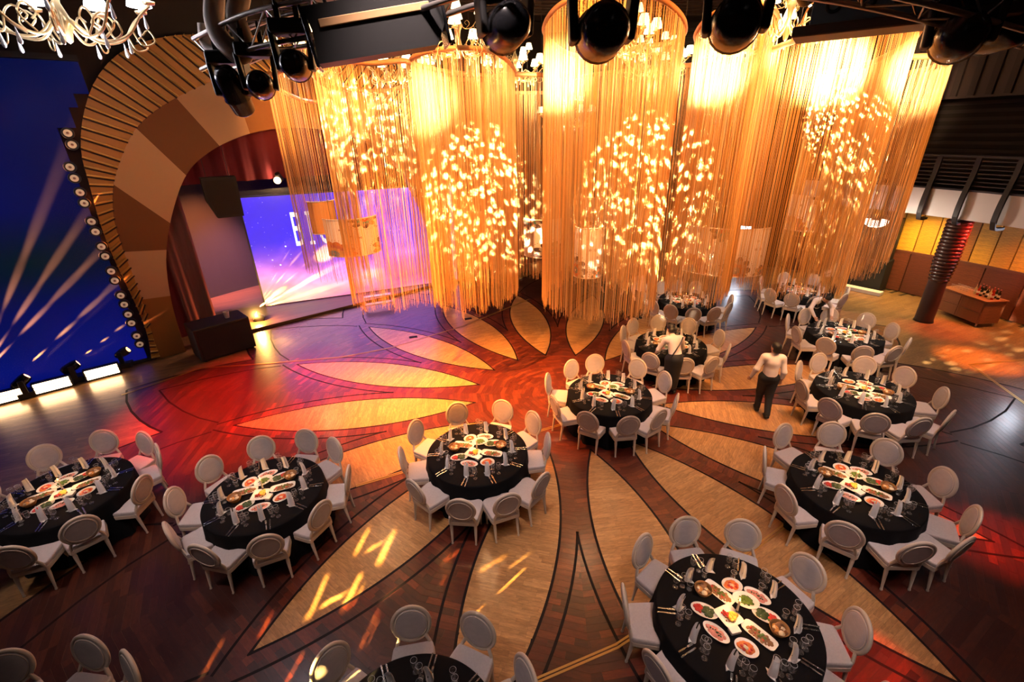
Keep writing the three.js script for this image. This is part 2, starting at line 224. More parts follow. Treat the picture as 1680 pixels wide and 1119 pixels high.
{ // drinks cabinet
  const a = V3(15.1, 0, -15.2), b = V3(15.1, 0, -13.55), o = thing('drinks_cabinet', 'low wooden drinks cabinet with panelled front against the dado', 'cabinet', V3(15.02, 0, -14.05), -Math.PI / 2 - 0.15 + 0.2);
  const w = mat([0.33, 0.12, 0.06], 0.45, 0, { map: grain }), w2 = mat([0.26, 0.09, 0.045], 0.5, 0, { map: grain });
  mesh('body', rbox(1.5, 0.72, 0.7, 0.015, 0, 0.48, 0), w, o); mesh('top', rbox(1.56, 0.04, 0.76, 0.01, 0, 0.86, 0), w, o);
  for (const x of [-0.375, 0.375]) for (const y of [0.3, 0.66]) mesh('panel', rbox(0.71, 0.33, 0.02, 0.006, x, y, 0.355), w2, o);
  for (const x of [-0.68, 0.68]) for (const z of [-0.28, 0.28]) mesh('leg', cyl(0.03, 0.02, 0.13, 8, x, 0.065, z), mat([0.5, 0.4, 0.35], 0.4), o);
}
// ---------------------------------------------------------------- stage end: LED wall, horseshoe arch, back screen
const SA = -40 * D2R, SE = V3(Math.cos(SA), 0, Math.sin(SA)), SN = V3(-Math.sin(SA) , 0, Math.cos(SA)); // along the wall, and out of it into the hall
const S0 = V3(-10.1, 0, -12.9), wallAt = (s, y, out = 0) => S0.clone().addScaledVector(SE, s).addScaledVector(SN, out).setY(y);
const STAGE_TURN = -SA; // local x along the wall, local z into the hall
const inn = [[0, 0], [0.01, 0.45], [0.08, 1.71], [0.31, 2.95], [0.85, 4.24], [1.46, 5.17], [2.2, 5.7], [3.08, 6.05], [3.85, 6.2], [4.6, 6.25]];
const mid = [[-0.65, 0], [-0.64, 0.66], [-0.59, 1.7], [-0.57, 2.5], [-0.58, 3.36], [-0.52, 4.16], [-0.3, 4.91], [-0.03, 5.42], [0.52, 6.21], [1.04, 6.64], [1.84, 7.09], [2.78, 7.48], [3.9, 7.72], [4.6, 7.78]];
const out = [[-0.87, 0], [-0.76, 0.7], [-0.74, 1.42], [-0.79, 2.34], [-0.84, 3.16], [-0.84, 4.02], [-0.76, 4.95], [-0.68, 5.74], [-0.37, 6.59], [0.16, 7.43], [0.87, 8.04], [1.87, 8.41], [2.65, 8.52], [4.6, 8.65]];
const smooth = (pts, n) => { const c = new THREE.CatmullRomCurve3(pts.map(([x, y]) => V3(x, y, 0)), false, 'centripetal'), a = c.getPoints(n).map((p) => [p.x, p.y]); return a; };
const both = (pts, n) => { const a = smooth(pts, n); return [...a, ...a.slice(0, -1).reverse().map(([x, y]) => [9.2 - x, y])]; };
const IN = both(inn, 40), MID = both(mid, 40), OUT = both(out, 40); // 81 points each
const flat = (poly, depth, z) => { const s = new THREE.Shape(); poly.forEach(([x, y], i) => s[i ? 'lineTo' : 'moveTo'](x, y)); return new THREE.ExtrudeGeometry(s, { depth, bevelEnabled: false, curveSegments: 1 }).translate(0, 0, z); };
const stageFrame = (name, label, category) => { const o = new THREE.Group(); o.name = name; o.position.copy(S0); o.rotation.y = STAGE_TURN; scene.add(o); return tag(o, label, category, null, 'structure'); };
const arch = stageFrame('trim_2', 'great horseshoe stage arch with painted quarters and a ribbed golden rim', 'arch');
{
  const beige = mat([0.45, 0.26, 0.13], 0.7), ochre = mat([0.26, 0.095, 0.015], 0.7), umber = mat([0.14, 0.045, 0.007], 0.7);
  const near = (L, x, y) => { let best = 0, d = 1e9; for (let i = 0; i <= 400; i++) { const q = pt(L, i * 0.1), e = project(wallAt(q[0], q[1], 0)), f = Math.hypot(e[0] - x, e[1] - y); if (f < d) { d = f; best = i * 0.1; } } return best; };
  const cutPx = [[233, 492, 291, 484], [200, 415, 272, 409], [190, 303, 275, 366], [225, 212, 305, 288], [288, 160, 361, 240], [378, 124, 410, 217]];
  const pt = (L, t) => { const i = Math.max(0, Math.min(79, Math.floor(t))), f = Math.max(0, Math.min(1, t - i)); return [L[i][0] + (L[i + 1][0] - L[i][0]) * f, L[i][1] + (L[i + 1][1] - L[i][1]) * f]; };
  const left = [[0, 0], ...cutPx.map(([a, b, c, d]) => [near(MID, a, b), near(IN, c, d)])], cuts = [...left, ...left.slice().reverse().map(([o, i]) => [80 - o, 80 - i])];
  for (let k = 0; k < cuts.length - 1; k++) { const i0 = cuts[k][1], i1 = cuts[k + 1][1], o0 = cuts[k][0], o1 = cuts[k + 1][0], a = [], b = []; for (let j = 0; j <= 10; j++) { a.push(pt(IN, i0 + (i1 - i0) * j / 10)); b.push(pt(MID, o0 + (o1 - o0) * j / 10)); } mesh('arch_panel', flat([...a, ...b.reverse()], 0.3, -0.3), [ochre, beige, umber, beige, umber, beige, ochre][k < 7 ? k : 12 - k], arch); }
  mesh('arch_rim', flat([...MID, ...OUT.slice().reverse()], 0.34, -0.34), mat([0.4, 0.17, 0.025], 0.5), arch);
  const ribM = mat([0.72, 0.4, 0.1], 0.3, 0.6), darkM = mat([0.03, 0.012, 0.005], 0.6);
  for (let k = 0; k < 96; k++) { const t = 0.4 + k * 0.83, a = pt(MID, t), b = pt(OUT, t), A = V3(a[0], a[1], 0.045), B = V3(b[0], b[1], 0.03); mesh('rib', rod(A, B, 0.028, 6), ribM, arch); const dx = b[0] - a[0], dy = b[1] - a[1], l = Math.hypot(dx, dy); mesh('rib_groove', rod(A.clone().add(V3(-dy / l * 0.05, dx / l * 0.05, -0.035)), B.clone().add(V3(-dy / l * 0.05, dx / l * 0.05, -0.02)), 0.018, 5), darkM, arch); }
  // wall above and beyond the arch
  const top = [[-0.87, 0], [-0.87, 3], ...OUT.slice(12, 69), [10.07, 3], [10.07, 0], [15.5, 0], [15.5, 10.1], [-1.0, 10.1], [-1.0, 0]];
  mesh('arch_wall', flat([...OUT, [15.5, 0], [15.5, 10.1], [-1.2, 10.1], [-1.2, 0]], 0.25, -0.4), darkWall, arch);
}
// LED wall left of the arch
const LED_EDGE = [[-5.3, 0.1], [-0.95, 0.1], [-0.95, 6.3], [-0.6, 6.3], [-0.6, 6.75], [-0.42, 6.75], [-0.42, 7.05], [-0.12, 7.05], [-0.12, 7.72], [-5.3, 7.72]];
const hueNoise = noiseField(0, 33);
const ledTex = canvasTexture(512, 768, (c, w, h) => {
  const im = c.createImageData(w, h); for (let y = 0; y < h; y++) for (let x = 0; x < w; x++) { const u = x / w, v = y / h, n = hueNoise(u * 0.5, v * 0.5, 0, 2), m = hueNoise(u + 0.4, v + 0.2, 0, 1); const patch = Math.max(0, 1 - Math.hypot((u - 0.55) / 0.5, (v - 0.58) / 0.16)), glow = Math.max(0, Math.min(1, (v - 0.62) / 0.3)); const i = (y * w + x) * 4; im.data[i] = 2 * n + 10 * glow * m; im.data[i + 1] = 8 + 22 * n * (1 - v) + 22 * patch + 30 * glow * n; im.data[i + 2] = 66 + 55 * n - 60 * patch + 90 * glow * (0.4 + 0.6 * m); im.data[i + 3] = 255; } c.putImageData(im, 0, 0);
});
{
  const o = stageFrame('led_wall', 'wide deep blue LED wall left of the golden arch', 'screen'); o.userData.kind = undefined; delete o.userData.kind; tag(o, o.userData.label, 'screen');
  const edge = LED_EDGE;
  const g = flat(edge, 0.12, -0.16), uv = g.attributes.uv, p = g.attributes.position; for (let i = 0; i < uv.count; i++) uv.setXY(i, (p.getX(i) + 5.3) / 5.2, p.getY(i) / 7.75);
  mesh('led_panel', g, phys({ color: 0x020203, roughness: 0.95, specularIntensity: 0.1, emissive: 0xffffff, emissiveMap: ledTex, emissiveIntensity: 0.42 }), o);
  mesh('frame', merge([box(4.6, 0.1, 0.2, -3.05, 0.05, -0.1), box(5.2, 0.12, 0.2, -2.7, 7.8, -0.1)]), mat([0.01, 0.008, 0.008], 0.6), o);
  const l = new THREE.RectAreaLight(new THREE.Color().setRGB(0.03, 0.08, 1), 0.1, 4.4, 7.4); l.position.set(-3.1, 3.9, 0.02); l.rotation.y = Math.PI; l.name = 'screen_light'; o.add(l);
}
structure('wall_stage', merge([new THREE.BoxGeometry(5.2, 10.2, 0.3)]).applyMatrix4(new THREE.Matrix4().makeRotationY(STAGE_TURN)).translate(...wallAt(-3.6, 5.05, -0.55).toArray()), darkWall, 'dark wall carrying the blue LED wall', 'wall');
// pairs of round lamps climbing the arch's outer edge
{
  const hs = [6.08, 5.32, 4.72, 4.0, 3.35, 2.68, 1.99, 1.43, 0.77], face = mat([0.75, 0.66, 0.55], 0.5, 0, { emissive: 0xffd9b0, emissiveIntensity: 0.18 }), can = mat([0.012, 0.01, 0.01], 0.5);
  hs.forEach((y, i) => { for (const d of [0, 0.26]) { const o = thing('blinder_lamp', (d ? 'lower' : 'upper') + ' round lamp of the ' + ['ninth', 'eighth', 'seventh', 'sixth', 'fifth', 'fourth', 'third', 'second', 'lowest'][i] + ' pair up the arch edge', 'lamp', wallAt(-0.99 + (i === 0 ? 0.2 : 0), y - d + 0.1, 0.1), STAGE_TURN, 'round lamps along the arch edge'); mesh('can', cyl(0.12, 0.13, 0.12, 16, 0, 0, -0.03, Math.PI / 2), can, o); mesh('lens', T(new THREE.SphereGeometry(0.1, 16, 8, 0, Math.PI * 2, 0, Math.PI / 2), 0, 0, 0.03, Math.PI / 2).scale(1, 1, 0.35), face, o); mesh('bulb', T(new THREE.SphereGeometry(0.03, 10, 8), 0, 0, 0.045), mat([0.5, 0.25, 0.2], 0.4), o); } });
}
// stage: dark drapes, back screen, red wash behind the haze
const drape = mat([0.1, 0.003, 0.01], 0.9);
function drapery(name, s0, s1, y0, y1, back, m, label, n = 60, amp = 0.07) { const w = s1 - s0, g = new THREE.PlaneGeometry(w, y1 - y0, n, 1), p = g.attributes.position; for (let i = 0; i < p.count; i++) { const x = p.getX(i); p.setXYZ(i, x + s0 + w / 2, p.getY(i) + (y0 + y1) / 2, amp * Math.sin(x * 11) + 0.4 * amp * Math.sin(x * 27 + 1)); } g.computeVertexNormals(); const back2 = g.clone().translate(0, 0, -0.015); const o = mesh(name, merge([g, back2]), m, scene, true); o.position.copy(wallAt(0, 0, -back)); o.rotation.y = STAGE_TURN; tag(o, label, 'curtain'); return o; }
drapery('stage_curtain', 0.9, 8.3, 4.75, 6.6, 0.75, drape, 'dark red pelmet curtain hanging inside the top of the stage arch', 90);
drapery('stage_curtain', -0.4, 1.15, 0.05, 6.4, 1.1, drape, 'dark red leg curtain down the side of the stage behind the arch', 36);
drapery('stage_curtain', -3, 12, 0.05, 7.5, 6.6, mat([0.3, 0.16, 0.3], 0.9), 'backdrop curtain coloured purple for the glowing haze behind the stage screen', 120);  // backdrop cloth is tinted purple to carry the glow of lit haze
structure('stage_floor', rbox(11.5, 0.1, 7.0, 0.02, 4.9, 0.05, -3.75).applyMatrix4(new THREE.Matrix4().makeRotationY(STAGE_TURN)).translate(S0.x, 0, S0.z), mat([0.16, 0.075, 0.04], 0.4, 0, { map: grain }), 'low wooden stage floor behind the arch', 'floor');
const screenTex = canvasTexture(1024, 576, (c, w, h) => {
  const n1 = noiseField(0, 51), n2 = noiseField(0, 52), im = c.createImageData(w, h);
  for (let y = 0; y < h; y++) for (let x = 0; x < w; x++) { const u = x / w, v = y / h, a = n1(u * 0.7, v * 0.6, 0, 4), ry = Math.atan2(1.15 - v, u + 0.12), s = n2(ry * 1.6, 0.3, 0, 3), warm = Math.max(0, Math.min(1, (v - 0.28 - 0.25 * s) * 1.9)) * (0.45 + 0.55 * Math.max(0, 1 - u * 0.7)), i = (y * w + x) * 4, cloud = Math.max(0, a - 0.42) * 2.2; im.data[i] = Math.min(255, 60 + 120 * cloud + 235 * warm * (0.5 + s)); im.data[i + 1] = Math.min(255, 40 + 95 * cloud + 120 * warm * (0.3 + s)); im.data[i + 2] = Math.min(255, 190 + 60 * a + 60 * cloud - 120 * warm * warm); im.data[i + 3] = 255; }
  c.putImageData(im, 0, 0); const r = rng(5); c.fillStyle = '#fff'; for (let i = 0; i < 260; i++) { c.globalAlpha = 0.4 + 0.6 * r(); const q = r() < 0.08 ? 3 : 1.2; c.beginPath(); c.arc(r() * w, r() * h * 0.75, q * (0.5 + r()), 0, 7); c.fill(); }
  c.globalAlpha = 1; c.fillStyle = '#fff'; c.save(); c.translate(196, 262); c.scale(0.72, 2.05); c.font = '118px sans-serif'; let x = 0; for (const ch of 'BIG A') { c.fillText(ch, x, 0); c.lineWidth = 2.5; c.strokeStyle = '#fff'; c.strokeText(ch, x, 0); x += c.measureText(ch).width + 26; } c.restore();
});
{
  const p = atY(530, 489, 0.12), q = atY(705, 465, 0.12), t = Math.atan2(-(q.z - p.z), q.x - p.x), o = thing('stage_screen', 'bright purple and orange galaxy screen with tall white lettering at the back of the stage', 'screen', p, t);
  const W = 7.6, H = 3.95, x0 = -2.05; mesh('display', box(W, H, 0.08, x0 + W / 2, H / 2 + 0.02, 0), mat([0.01, 0.01, 0.01], 0.5, 0, { emissive: 0xffffff, emissiveMap: screenTex, emissiveIntensity: 1.5 }), o);
  mesh('bezel', merge([box(W + 0.1, 0.05, 0.1, x0 + W / 2, H + 0.045, -0.01), box(0.05, H, 0.1, x0 - 0.025, H / 2, -0.01), box(0.05, H, 0.1, x0 + W + 0.025, H / 2, -0.01)]), mat([0.01, 0.01, 0.012], 0.5), o);
  const l = new THREE.RectAreaLight(new THREE.Color().setRGB(0.5, 0.35, 1), 0.7, W, H); l.position.set(x0 + W / 2, H / 2, 0.06); l.rotation.y = Math.PI; l.name = 'screen_light'; o.add(l);
}
const black = mat([0.008, 0.007, 0.007], 0.55), blackGloss = mat([0.012, 0.012, 0.014], 0.22);
{ // flown speaker, sub at the arch foot, stair, stage lamp
  const o = thing('stage_speaker', 'flown black loudspeaker box hanging inside the arch', 'speaker', atD(366, 324, 16.9), 0.62); o.scale.setScalar(0.74); mesh('cabinet', flat([[-0.62, -0.1], [-0.4, -0.75], [0.55, -0.75], [0.6, 0.8], [-0.62, 0.8]], 0.7, -0.35), mat([0.007, 0.005, 0.004], 0.7), o); mesh('grille', flat([[-0.52, -0.08], [-0.34, -0.66], [0.46, -0.66], [0.5, 0.7], [-0.52, 0.7]], 0.02, 0.35), mat([0.012, 0.007, 0.005], 0.85), o); for (const x of [-0.4, 0.4]) mesh('cable', rod(V3(x, 0.8, 0), V3(x, 2.3, 0), 0.012), black, o);
  const s = thing('subwoofer', 'black subwoofer box standing at the foot of the arch', 'speaker', wallAt(0.95, 0, 0.75), STAGE_TURN + 0.1); mesh('cabinet', rbox(1.5, 1.0, 0.95, 0.03, 0, 0.52, 0), black, s); mesh('grille', rbox(1.36, 0.86, 0.02, 0.01, 0, 0.52, 0.485), mat([0.012, 0.008, 0.007], 0.9), s); for (const x of [-0.65, 0.65]) mesh('skid', box(0.06, 0.05, 0.9, x, 0.02, 0), black, s);
  const gl = thing('paper_cup', 'small white paper cup left on the black subwoofer', 'cup', s.position.clone().add(V3(0.25, 1.02, -0.15))); mesh('cup', lathe([[0, 0], [0.06, 0], [0.085, 0.2], [0.08, 0.2], [0.056, 0.01], [0, 0.01]], 16), mat([0.7, 0.55, 0.45], 0.6), gl);
  const b = atY(622, 502), st = thing('stage_stair', 'small silver metal stair at the stage edge behind the string curtain', 'stair', b, -0.1 + 0.5), al = mat([0.6, 0.58, 0.56], 0.35, 0.8);
  for (let k = 0; k < 2; k++) mesh('tread', rbox(1.0, 0.04, 0.24, 0.01, 0, 0.2 + 0.2 * k, 0.25 - 0.3 * k), al, st); for (const x of [-0.5, 0.5]) mesh('stringer', merge([rod(V3(x, 0.02, 0.5), V3(x, 0.42, -0.15), 0.02), rod(V3(x, 0.02, -0.15), V3(x, 0.42, -0.15), 0.02)]), al, st);
  const lamp = thing('stage_lamp', 'small round warm lamp shining high inside the stage arch', 'lamp', atD(455, 296, 17.5)); mesh('bulb', new THREE.SphereGeometry(0.11, 16, 12), mat([1, 0.8, 0.5], 0.4, 0, { emissive: 0xffd59a, emissiveIntensity: 5 }), lamp); mesh('can', cyl(0.08, 0.12, 0.25, 12, 0, 0.1, -0.15, 0.6), black, lamp); const l = new THREE.PointLight(0xffc890, 4); l.name = 'glow'; l.castShadow = true; lamp.add(l);
}
// floor strobes and moving lights at the foot of the LED wall
for (const [x, y, which] of [[14, 652, 'farthest from'], [91, 632, 'middle of three towards'], [172, 610, 'nearest to']]) {
  const p = atY(x, y + 10), o = thing('strobe_bar', 'bright strobe bar on the floor by the LED wall, ' + which + ' the arch', 'stage light', p, STAGE_TURN, 'strobe bars along the LED wall');
  mesh('body', rbox(0.78, 0.32, 0.16, 0.02, 0, 0.18, -0.09), black, o); for (let k = 0; k < 3; k++) mesh('lamp_strip', rbox(0.7, 0.075, 0.02, 0.008, 0, 0.09 + k * 0.095, 0), mat([1, 0.9, 0.75], 0.4, 0, { emissive: 0xffdcae, emissiveIntensity: 7 }), o);
  const l = new THREE.RectAreaLight(new THREE.Color().setRGB(1, 0.52, 0.2), 8, 0.7, 0.28); l.position.set(0, 0.19, 0.03); l.rotation.y = Math.PI; l.name = 'strobe_light'; o.add(l);
}
// ---------------------------------------------------------------- chairs
const weave = dataTexture(128, (u, v) => 0.86 + 0.14 * nf2(u * 2, v * 2, 3, 4));
const frameMat = mat([0.55, 0.45, 0.35], 0.38), seatMat = mat([0.48, 0.42, 0.4], 0.75, 0, { map: weave });
function ellipsoidPad(rx, ry, rz, n = 28) { const g = new THREE.SphereGeometry(1, n, 12), p = g.attributes.position; for (let i = 0; i < p.count; i++) { const z = p.getZ(i), r = Math.hypot(p.getX(i), p.getY(i)) || 1e-6, k = Math.pow(r, 0.35) / r; p.setXYZ(i, p.getX(i) * k * rx, p.getY(i) * k * ry, z * rz); } g.computeVertexNormals(); return g; }
function makeChair() { // origin below the seat's middle, looking along +z, back at -z
  const o = new THREE.Group(); o.userData = { base: 'banquet_chair', category: 'chair' };
  // seat: D-shaped cushion
  const sh = new THREE.Shape(); sh.moveTo(-0.2, -0.22); sh.quadraticCurveTo(-0.23, -0.22, -0.235, -0.15); sh.lineTo(-0.262, 0.12); sh.quadraticCurveTo(-0.27, 0.225, -0.17, 0.235); sh.quadraticCurveTo(0, 0.262, 0.17, 0.235); sh.quadraticCurveTo(0.27, 0.225, 0.262, 0.12); sh.lineTo(0.235, -0.15); sh.quadraticCurveTo(0.23, -0.22, 0.2, -0.22); sh.closePath();
  mesh('seat', new THREE.ExtrudeGeometry(sh, { depth: 0.03, bevelEnabled: true, bevelSize: 0.0, bevelOffset: -0.014, bevelThickness: 0.026, bevelSegments: 4, curveSegments: 5, ...{ bevelSize: 0.018 } }).rotateX(Math.PI / 2).translate(0, 0.482, 0), seatMat, o);
  mesh('seat_rail', new THREE.ExtrudeGeometry(sh, { depth: 0.055, bevelEnabled: true, bevelSize: 0.008, bevelThickness: 0.008, bevelSegments: 2, curveSegments: 5 }).rotateX(Math.PI / 2).translate(0, 0.437, 0), frameMat, o);
  // oval back, leaning
  const back = new THREE.Group(); const lean = -0.16;
  const bm = new THREE.Matrix4().makeRotationX(lean).setPosition(0, 0.765, -0.285);
  const pts = []; for (let i = 0; i < 24; i++) { const a = i / 24 * Math.PI * 2; pts.push([Math.cos(a) * 0.213, Math.sin(a) * 0.235, 0]); }
  mesh('back_frame', tube(pts, 0.026, 40, 8, true).applyMatrix4(new THREE.Matrix4().makeScale(1, 1, 0.85)).applyMatrix4(bm), frameMat, o);
  mesh('backrest', ellipsoidPad(0.2, 0.222, 0.03).translate(0, 0, 0.004).applyMatrix4(bm), seatMat, o);
  mesh('rear_panel', ellipsoidPad(0.197, 0.219, 0.014, 24).translate(0, 0, -0.014).applyMatrix4(bm), seatMat, o);
  mesh('piping', tube(pts.map(([x, y]) => [x * 0.86, y * 0.86, 0.022]), 0.006, 36, 5, true).applyMatrix4(bm), frameMat, o);
  mesh('rear_piping', tube(pts.map(([x, y]) => [x * 0.84, y * 0.84, -0.027]), 0.006, 32, 5, true).applyMatrix4(bm), frameMat, o);
  for (const s of [-1, 1]) mesh('stile', tube([[s * 0.2, 0.42, -0.205], [s * 0.192, 0.5, -0.222], [s * 0.165, 0.565, -0.238], [s * 0.15, 0.61, -0.252]], 0.021, 8, 7), frameMat, o);
  const leg = lathe([[0, 0], [0.016, 0], [0.02, 0.015], [0.014, 0.035], [0.016, 0.06], [0.027, 0.33], [0.02, 0.345], [0.03, 0.36], [0.03, 0.4], [0, 0.4]], 10);
  for (const [x, z, rx] of [[-0.2, 0.19, 0], [0.2, 0.19, 0], [-0.19, -0.19, 0.13], [0.19, -0.19, 0.13]]) { const l = mesh('leg', leg, frameMat, o); l.position.set(x, 0, z - Math.tan(rx) * 0.4); l.rotation.x = rx; }
  return o;
}
const chairProto = makeChair();
// ---------------------------------------------------------------- tables
const clothMat = phys({ color: new THREE.Color().setRGB(0.004, 0.004, 0.005), roughness: 0.8, specularIntensity: 0.22 });
function clothGeo(seed) {
  const r = rng(seed), ph = r() * 6, N = 96, rows = [[0, 0.751], [0.45, 0.751], [0.84, 0.751], [0.885, 0.749], [0.9, 0.738], [0.905, 0.7], [0.915, 0.55], [0.93, 0.35], [0.95, 0.15], [0.965, 0.012]], pos = [], idx = [];
  rows.forEach(([rad, y], j) => { for (let i = 0; i <= N; i++) { const a = i / N * Math.PI * 2, d = Math.max(0, (0.738 - y) / 0.738), w = d * (0.035 * Math.sin(a * 14 + ph) + 0.02 * Math.sin(a * 23 + ph * 2) + 0.02 * Math.sin(a * 5)); pos.push(Math.cos(a) * (rad + w), y, Math.sin(a) * (rad + w)); if (j && i) { const c = j * (N + 1) + i; idx.push(c - 1, c, c - N - 1, c - 1, c - N - 1, c - N - 2); } } });
  const g = new THREE.BufferGeometry(); g.setAttribute('position', new THREE.Float32BufferAttribute(pos, 3)); g.setIndex(idx); g.computeVertexNormals(); g.setAttribute('uv', new THREE.Float32BufferAttribute(new Float32Array(pos.length / 3 * 2), 2)); return g;
}
const cloths = [1, 2, 3].map(clothGeo), topGeo = cyl(0.87, 0.87, 0.03, 40, 0, 0.733, 0), woodMat = mat([0.2, 0.12, 0.06], 0.6, 0, { map: grain });
// ---------------------------------------------------------------- things on the tables
const china = mat([0.82, 0.8, 0.77], 0.22), steel = mat([0.75, 0.74, 0.73], 0.22, 1), linen = mat([0.93, 0.9, 0.88], 0.8, 0, { map: weave }), glassMat = phys({ color: 0xffffff, roughness: 0.04, transmission: 0.97, thickness: 0, ior: 1.7 }), lipGlintMat = phys({ color: 0xffffff, roughness: 0.08, transmission: 0.45, thickness: 0, ior: 1.8 });  // lip material whitened so the ring draws the highlight on glass rims
const proto = (base, category) => { const o = new THREE.Group(); o.userData = { base, category }; return o; };
const wineGlass = proto('wine_glass', 'glass'); mesh('bowl', lathe([[0.005, 0.08], [0.022, 0.09], [0.038, 0.115], [0.041, 0.15], [0.034, 0.205]], 16), glassMat, wineGlass); mesh('stem', lathe([[0, 0.002], [0.034, 0.002], [0.03, 0.006], [0.006, 0.012], [0.004, 0.05], [0.007, 0.085], [0, 0.09]], 14), glassMat, wineGlass);
mesh('lip_glint', T(new THREE.TorusGeometry(0.034, 0.0016, 5, 18), 0, 0.205, 0, Math.PI / 2), lipGlintMat, wineGlass);
const tumbler = proto('tumbler', 'glass'); mesh('lip_glint', T(new THREE.TorusGeometry(0.036, 0.0016, 5, 18), 0, 0.1, 0, Math.PI / 2), lipGlintMat, tumbler); mesh('tumbler_wall', lathe([[0.001, 0.006], [0.029, 0.006], [0.033, 0.03], [0.036, 0.1]], 16), glassMat, tumbler); mesh('tumbler_base', lathe([[0, 0.001], [0.03, 0.001], [0.03, 0.005], [0, 0.005]], 16), glassMat, tumbler);
const knife = proto('table_knife', 'knife'); mesh('blade', new THREE.ExtrudeGeometry(new THREE.Shape([[-0.008, 0], [0.009, 0], [0.01, 0.09], [0.002, 0.112], [-0.008, 0.1]].map((p) => new THREE.Vector2(...p))), { depth: 0.002, bevelEnabled: false }).rotateX(-Math.PI / 2).translate(0, 0.001, 0), steel, knife); mesh('handle', rbox(0.016, 0.008, 0.11, 0.003, 0, 0.004, 0.055), steel, knife);
const fork = proto('table_fork', 'fork'); mesh('tines', merge([rbox(0.024, 0.003, 0.03, 0.001, 0, 0.006, -0.045), ...[-0.0095, -0.0032, 0.0032, 0.0095].map((x) => box(0.004, 0.002, 0.05, x, 0.007, -0.08))]), steel, fork); mesh('handle', merge([rbox(0.008, 0.005, 0.05, 0.002, 0, 0.004, -0.01), rbox(0.017, 0.005, 0.09, 0.002, 0, 0.003, 0.05)]), steel, fork);
const napkin = proto('folded_napkin', 'napkin');
{ // a rolled napkin standing on its fold, tip bent over, with a small foot
  const N = 18, M = 10, pos = [], idx = []; for (let j = 0; j <= M; j++) for (let i = 0; i <= N; i++) { const t = j / M, a = -0.35 + (i / N) * 5.9, y = t * (0.255 - 0.04 * Math.sin(a * 0.5 + 0.4)), r = 0.041 - 0.006 * t + 0.0012 * i * (1 - t) * 0.5; pos.push(Math.cos(a) * r * 0.75 + 0.022 * t * t * t, y, Math.sin(a) * r); if (i && j) { const c = j * (N + 1) + i; idx.push(c, c - 1, c - N - 1, c - 1, c - N - 2, c - N - 1); } }
  const g = new THREE.BufferGeometry(); g.setAttribute('position', new THREE.Float32BufferAttribute(pos, 3)); g.setAttribute('uv', new THREE.Float32BufferAttribute(pos.flatMap((v, i) => (i % 3 === 2 ? [] : [v * 6])), 2)); g.setIndex(idx); g.computeVertexNormals();
  mesh('roll', g, linen, napkin); const f = new THREE.ExtrudeGeometry(new THREE.Shape([[-0.045, 0], [0.045, 0], [0.075, 0.075], [-0.01, 0.05]].map((p) => new THREE.Vector2(...p))), { depth: 0.006, bevelEnabled: true, bevelSize: 0.003, bevelThickness: 0.003, bevelSegments: 1 }).rotateX(-Math.PI / 2).translate(-0.02, 0.004, 0.02); mesh('foot_fold', f, linen, napkin);
}
const candle = proto('candle', 'candle'); const flameMat = mat([1, 0.7, 0.3], 0.5, 0, { emissive: 0xffb35a, emissiveIntensity: 9 });
mesh('wax', cyl(0.011, 0.013, 0.17, 12, 0, 0.125, 0), mat([0.85, 0.72, 0.5], 0.6), candle); mesh('holder', lathe([[0, 0.001], [0.04, 0.001], [0.042, 0.01], [0.016, 0.02], [0.018, 0.05], [0, 0.045]], 14), steel, candle); mesh('flame', lathe([[0, 0.212], [0.007, 0.222], [0.009, 0.232], [0.005, 0.25], [0, 0.268]], 10), flameMat, candle);
// dishes: white china of several outlines with food on it
function plateGeo(rx, rz, square) { const N = 32, prof = [[0, 0.004], [0.55, 0.004], [0.68, 0.007], [0.98, 0.02], [1, 0.022], [0.985, 0.017], [0.66, 0.001], [0, 0.001]], pos = [], idx = []; prof.forEach(([r, y], j) => { for (let i = 0; i <= N; i++) { const a = i / N * Math.PI * 2, c = Math.cos(a), s = Math.sin(a), k = square ? 1 / Math.pow(Math.abs(c) ** square + Math.abs(s) ** square, 1 / square) : 1; pos.push(c * k * r * rx, y, s * k * r * rz); if (i && j) { const q = j * (N + 1) + i; idx.push(q - 1, q, q - N - 1, q - 1, q - N - 1, q - N - 2); } } }); const g = new THREE.BufferGeometry(); g.setAttribute('position', new THREE.Float32BufferAttribute(pos, 3)); g.setAttribute('uv', new THREE.Float32BufferAttribute(new Float32Array(pos.length / 3 * 2), 2)); g.setIndex(idx); g.computeVertexNormals(); return g; }
const blob = new THREE.IcosahedronGeometry(1, 1);
function lumps(n, rx, rz, size, flatness, y0, seed, stretch = 1) { rx *= 1.18; rz *= 1.18; size *= 1.08; n = Math.round(n * 1.25); const r = rng(seed), list = []; for (let i = 0; i < n; i++) { const a = r() * 6.283, q = Math.sqrt(r()), s = size * (0.7 + 0.6 * r()), g = blob.clone(), p = g.attributes.position; for (let k = 0; k < p.count; k++) p.setXYZ(k, p.getX(k) * s * stretch, p.getY(k) * s * flatness, p.getZ(k) * s); T(g, Math.cos(a) * q * rx, y0 + s * flatness * (0.6 + 0.9 * r() * (1 - q)), Math.sin(a) * q * rz, 0.5 * (r() - 0.5), r() * 6, 0.5 * (r() - 0.5)); g.computeVertexNormals(); list.push(g); } return merge(list); }
const food = { green: [0.09, 0.16, 0.02], dark: [0.04, 0.075, 0.02], red: [0.55, 0.03, 0.02], orange: [0.75, 0.2, 0.04], yellow: [0.8, 0.5, 0.05], brown: [0.25, 0.12, 0.05], cream: [0.75, 0.62, 0.42], bread: [0.62, 0.28, 0.06], pink: [0.65, 0.25, 0.2] }, foodMat = Object.fromEntries(Object.entries(food).map(([k, c]) => [k, mat(c, 0.45)]));
const dishes = {};
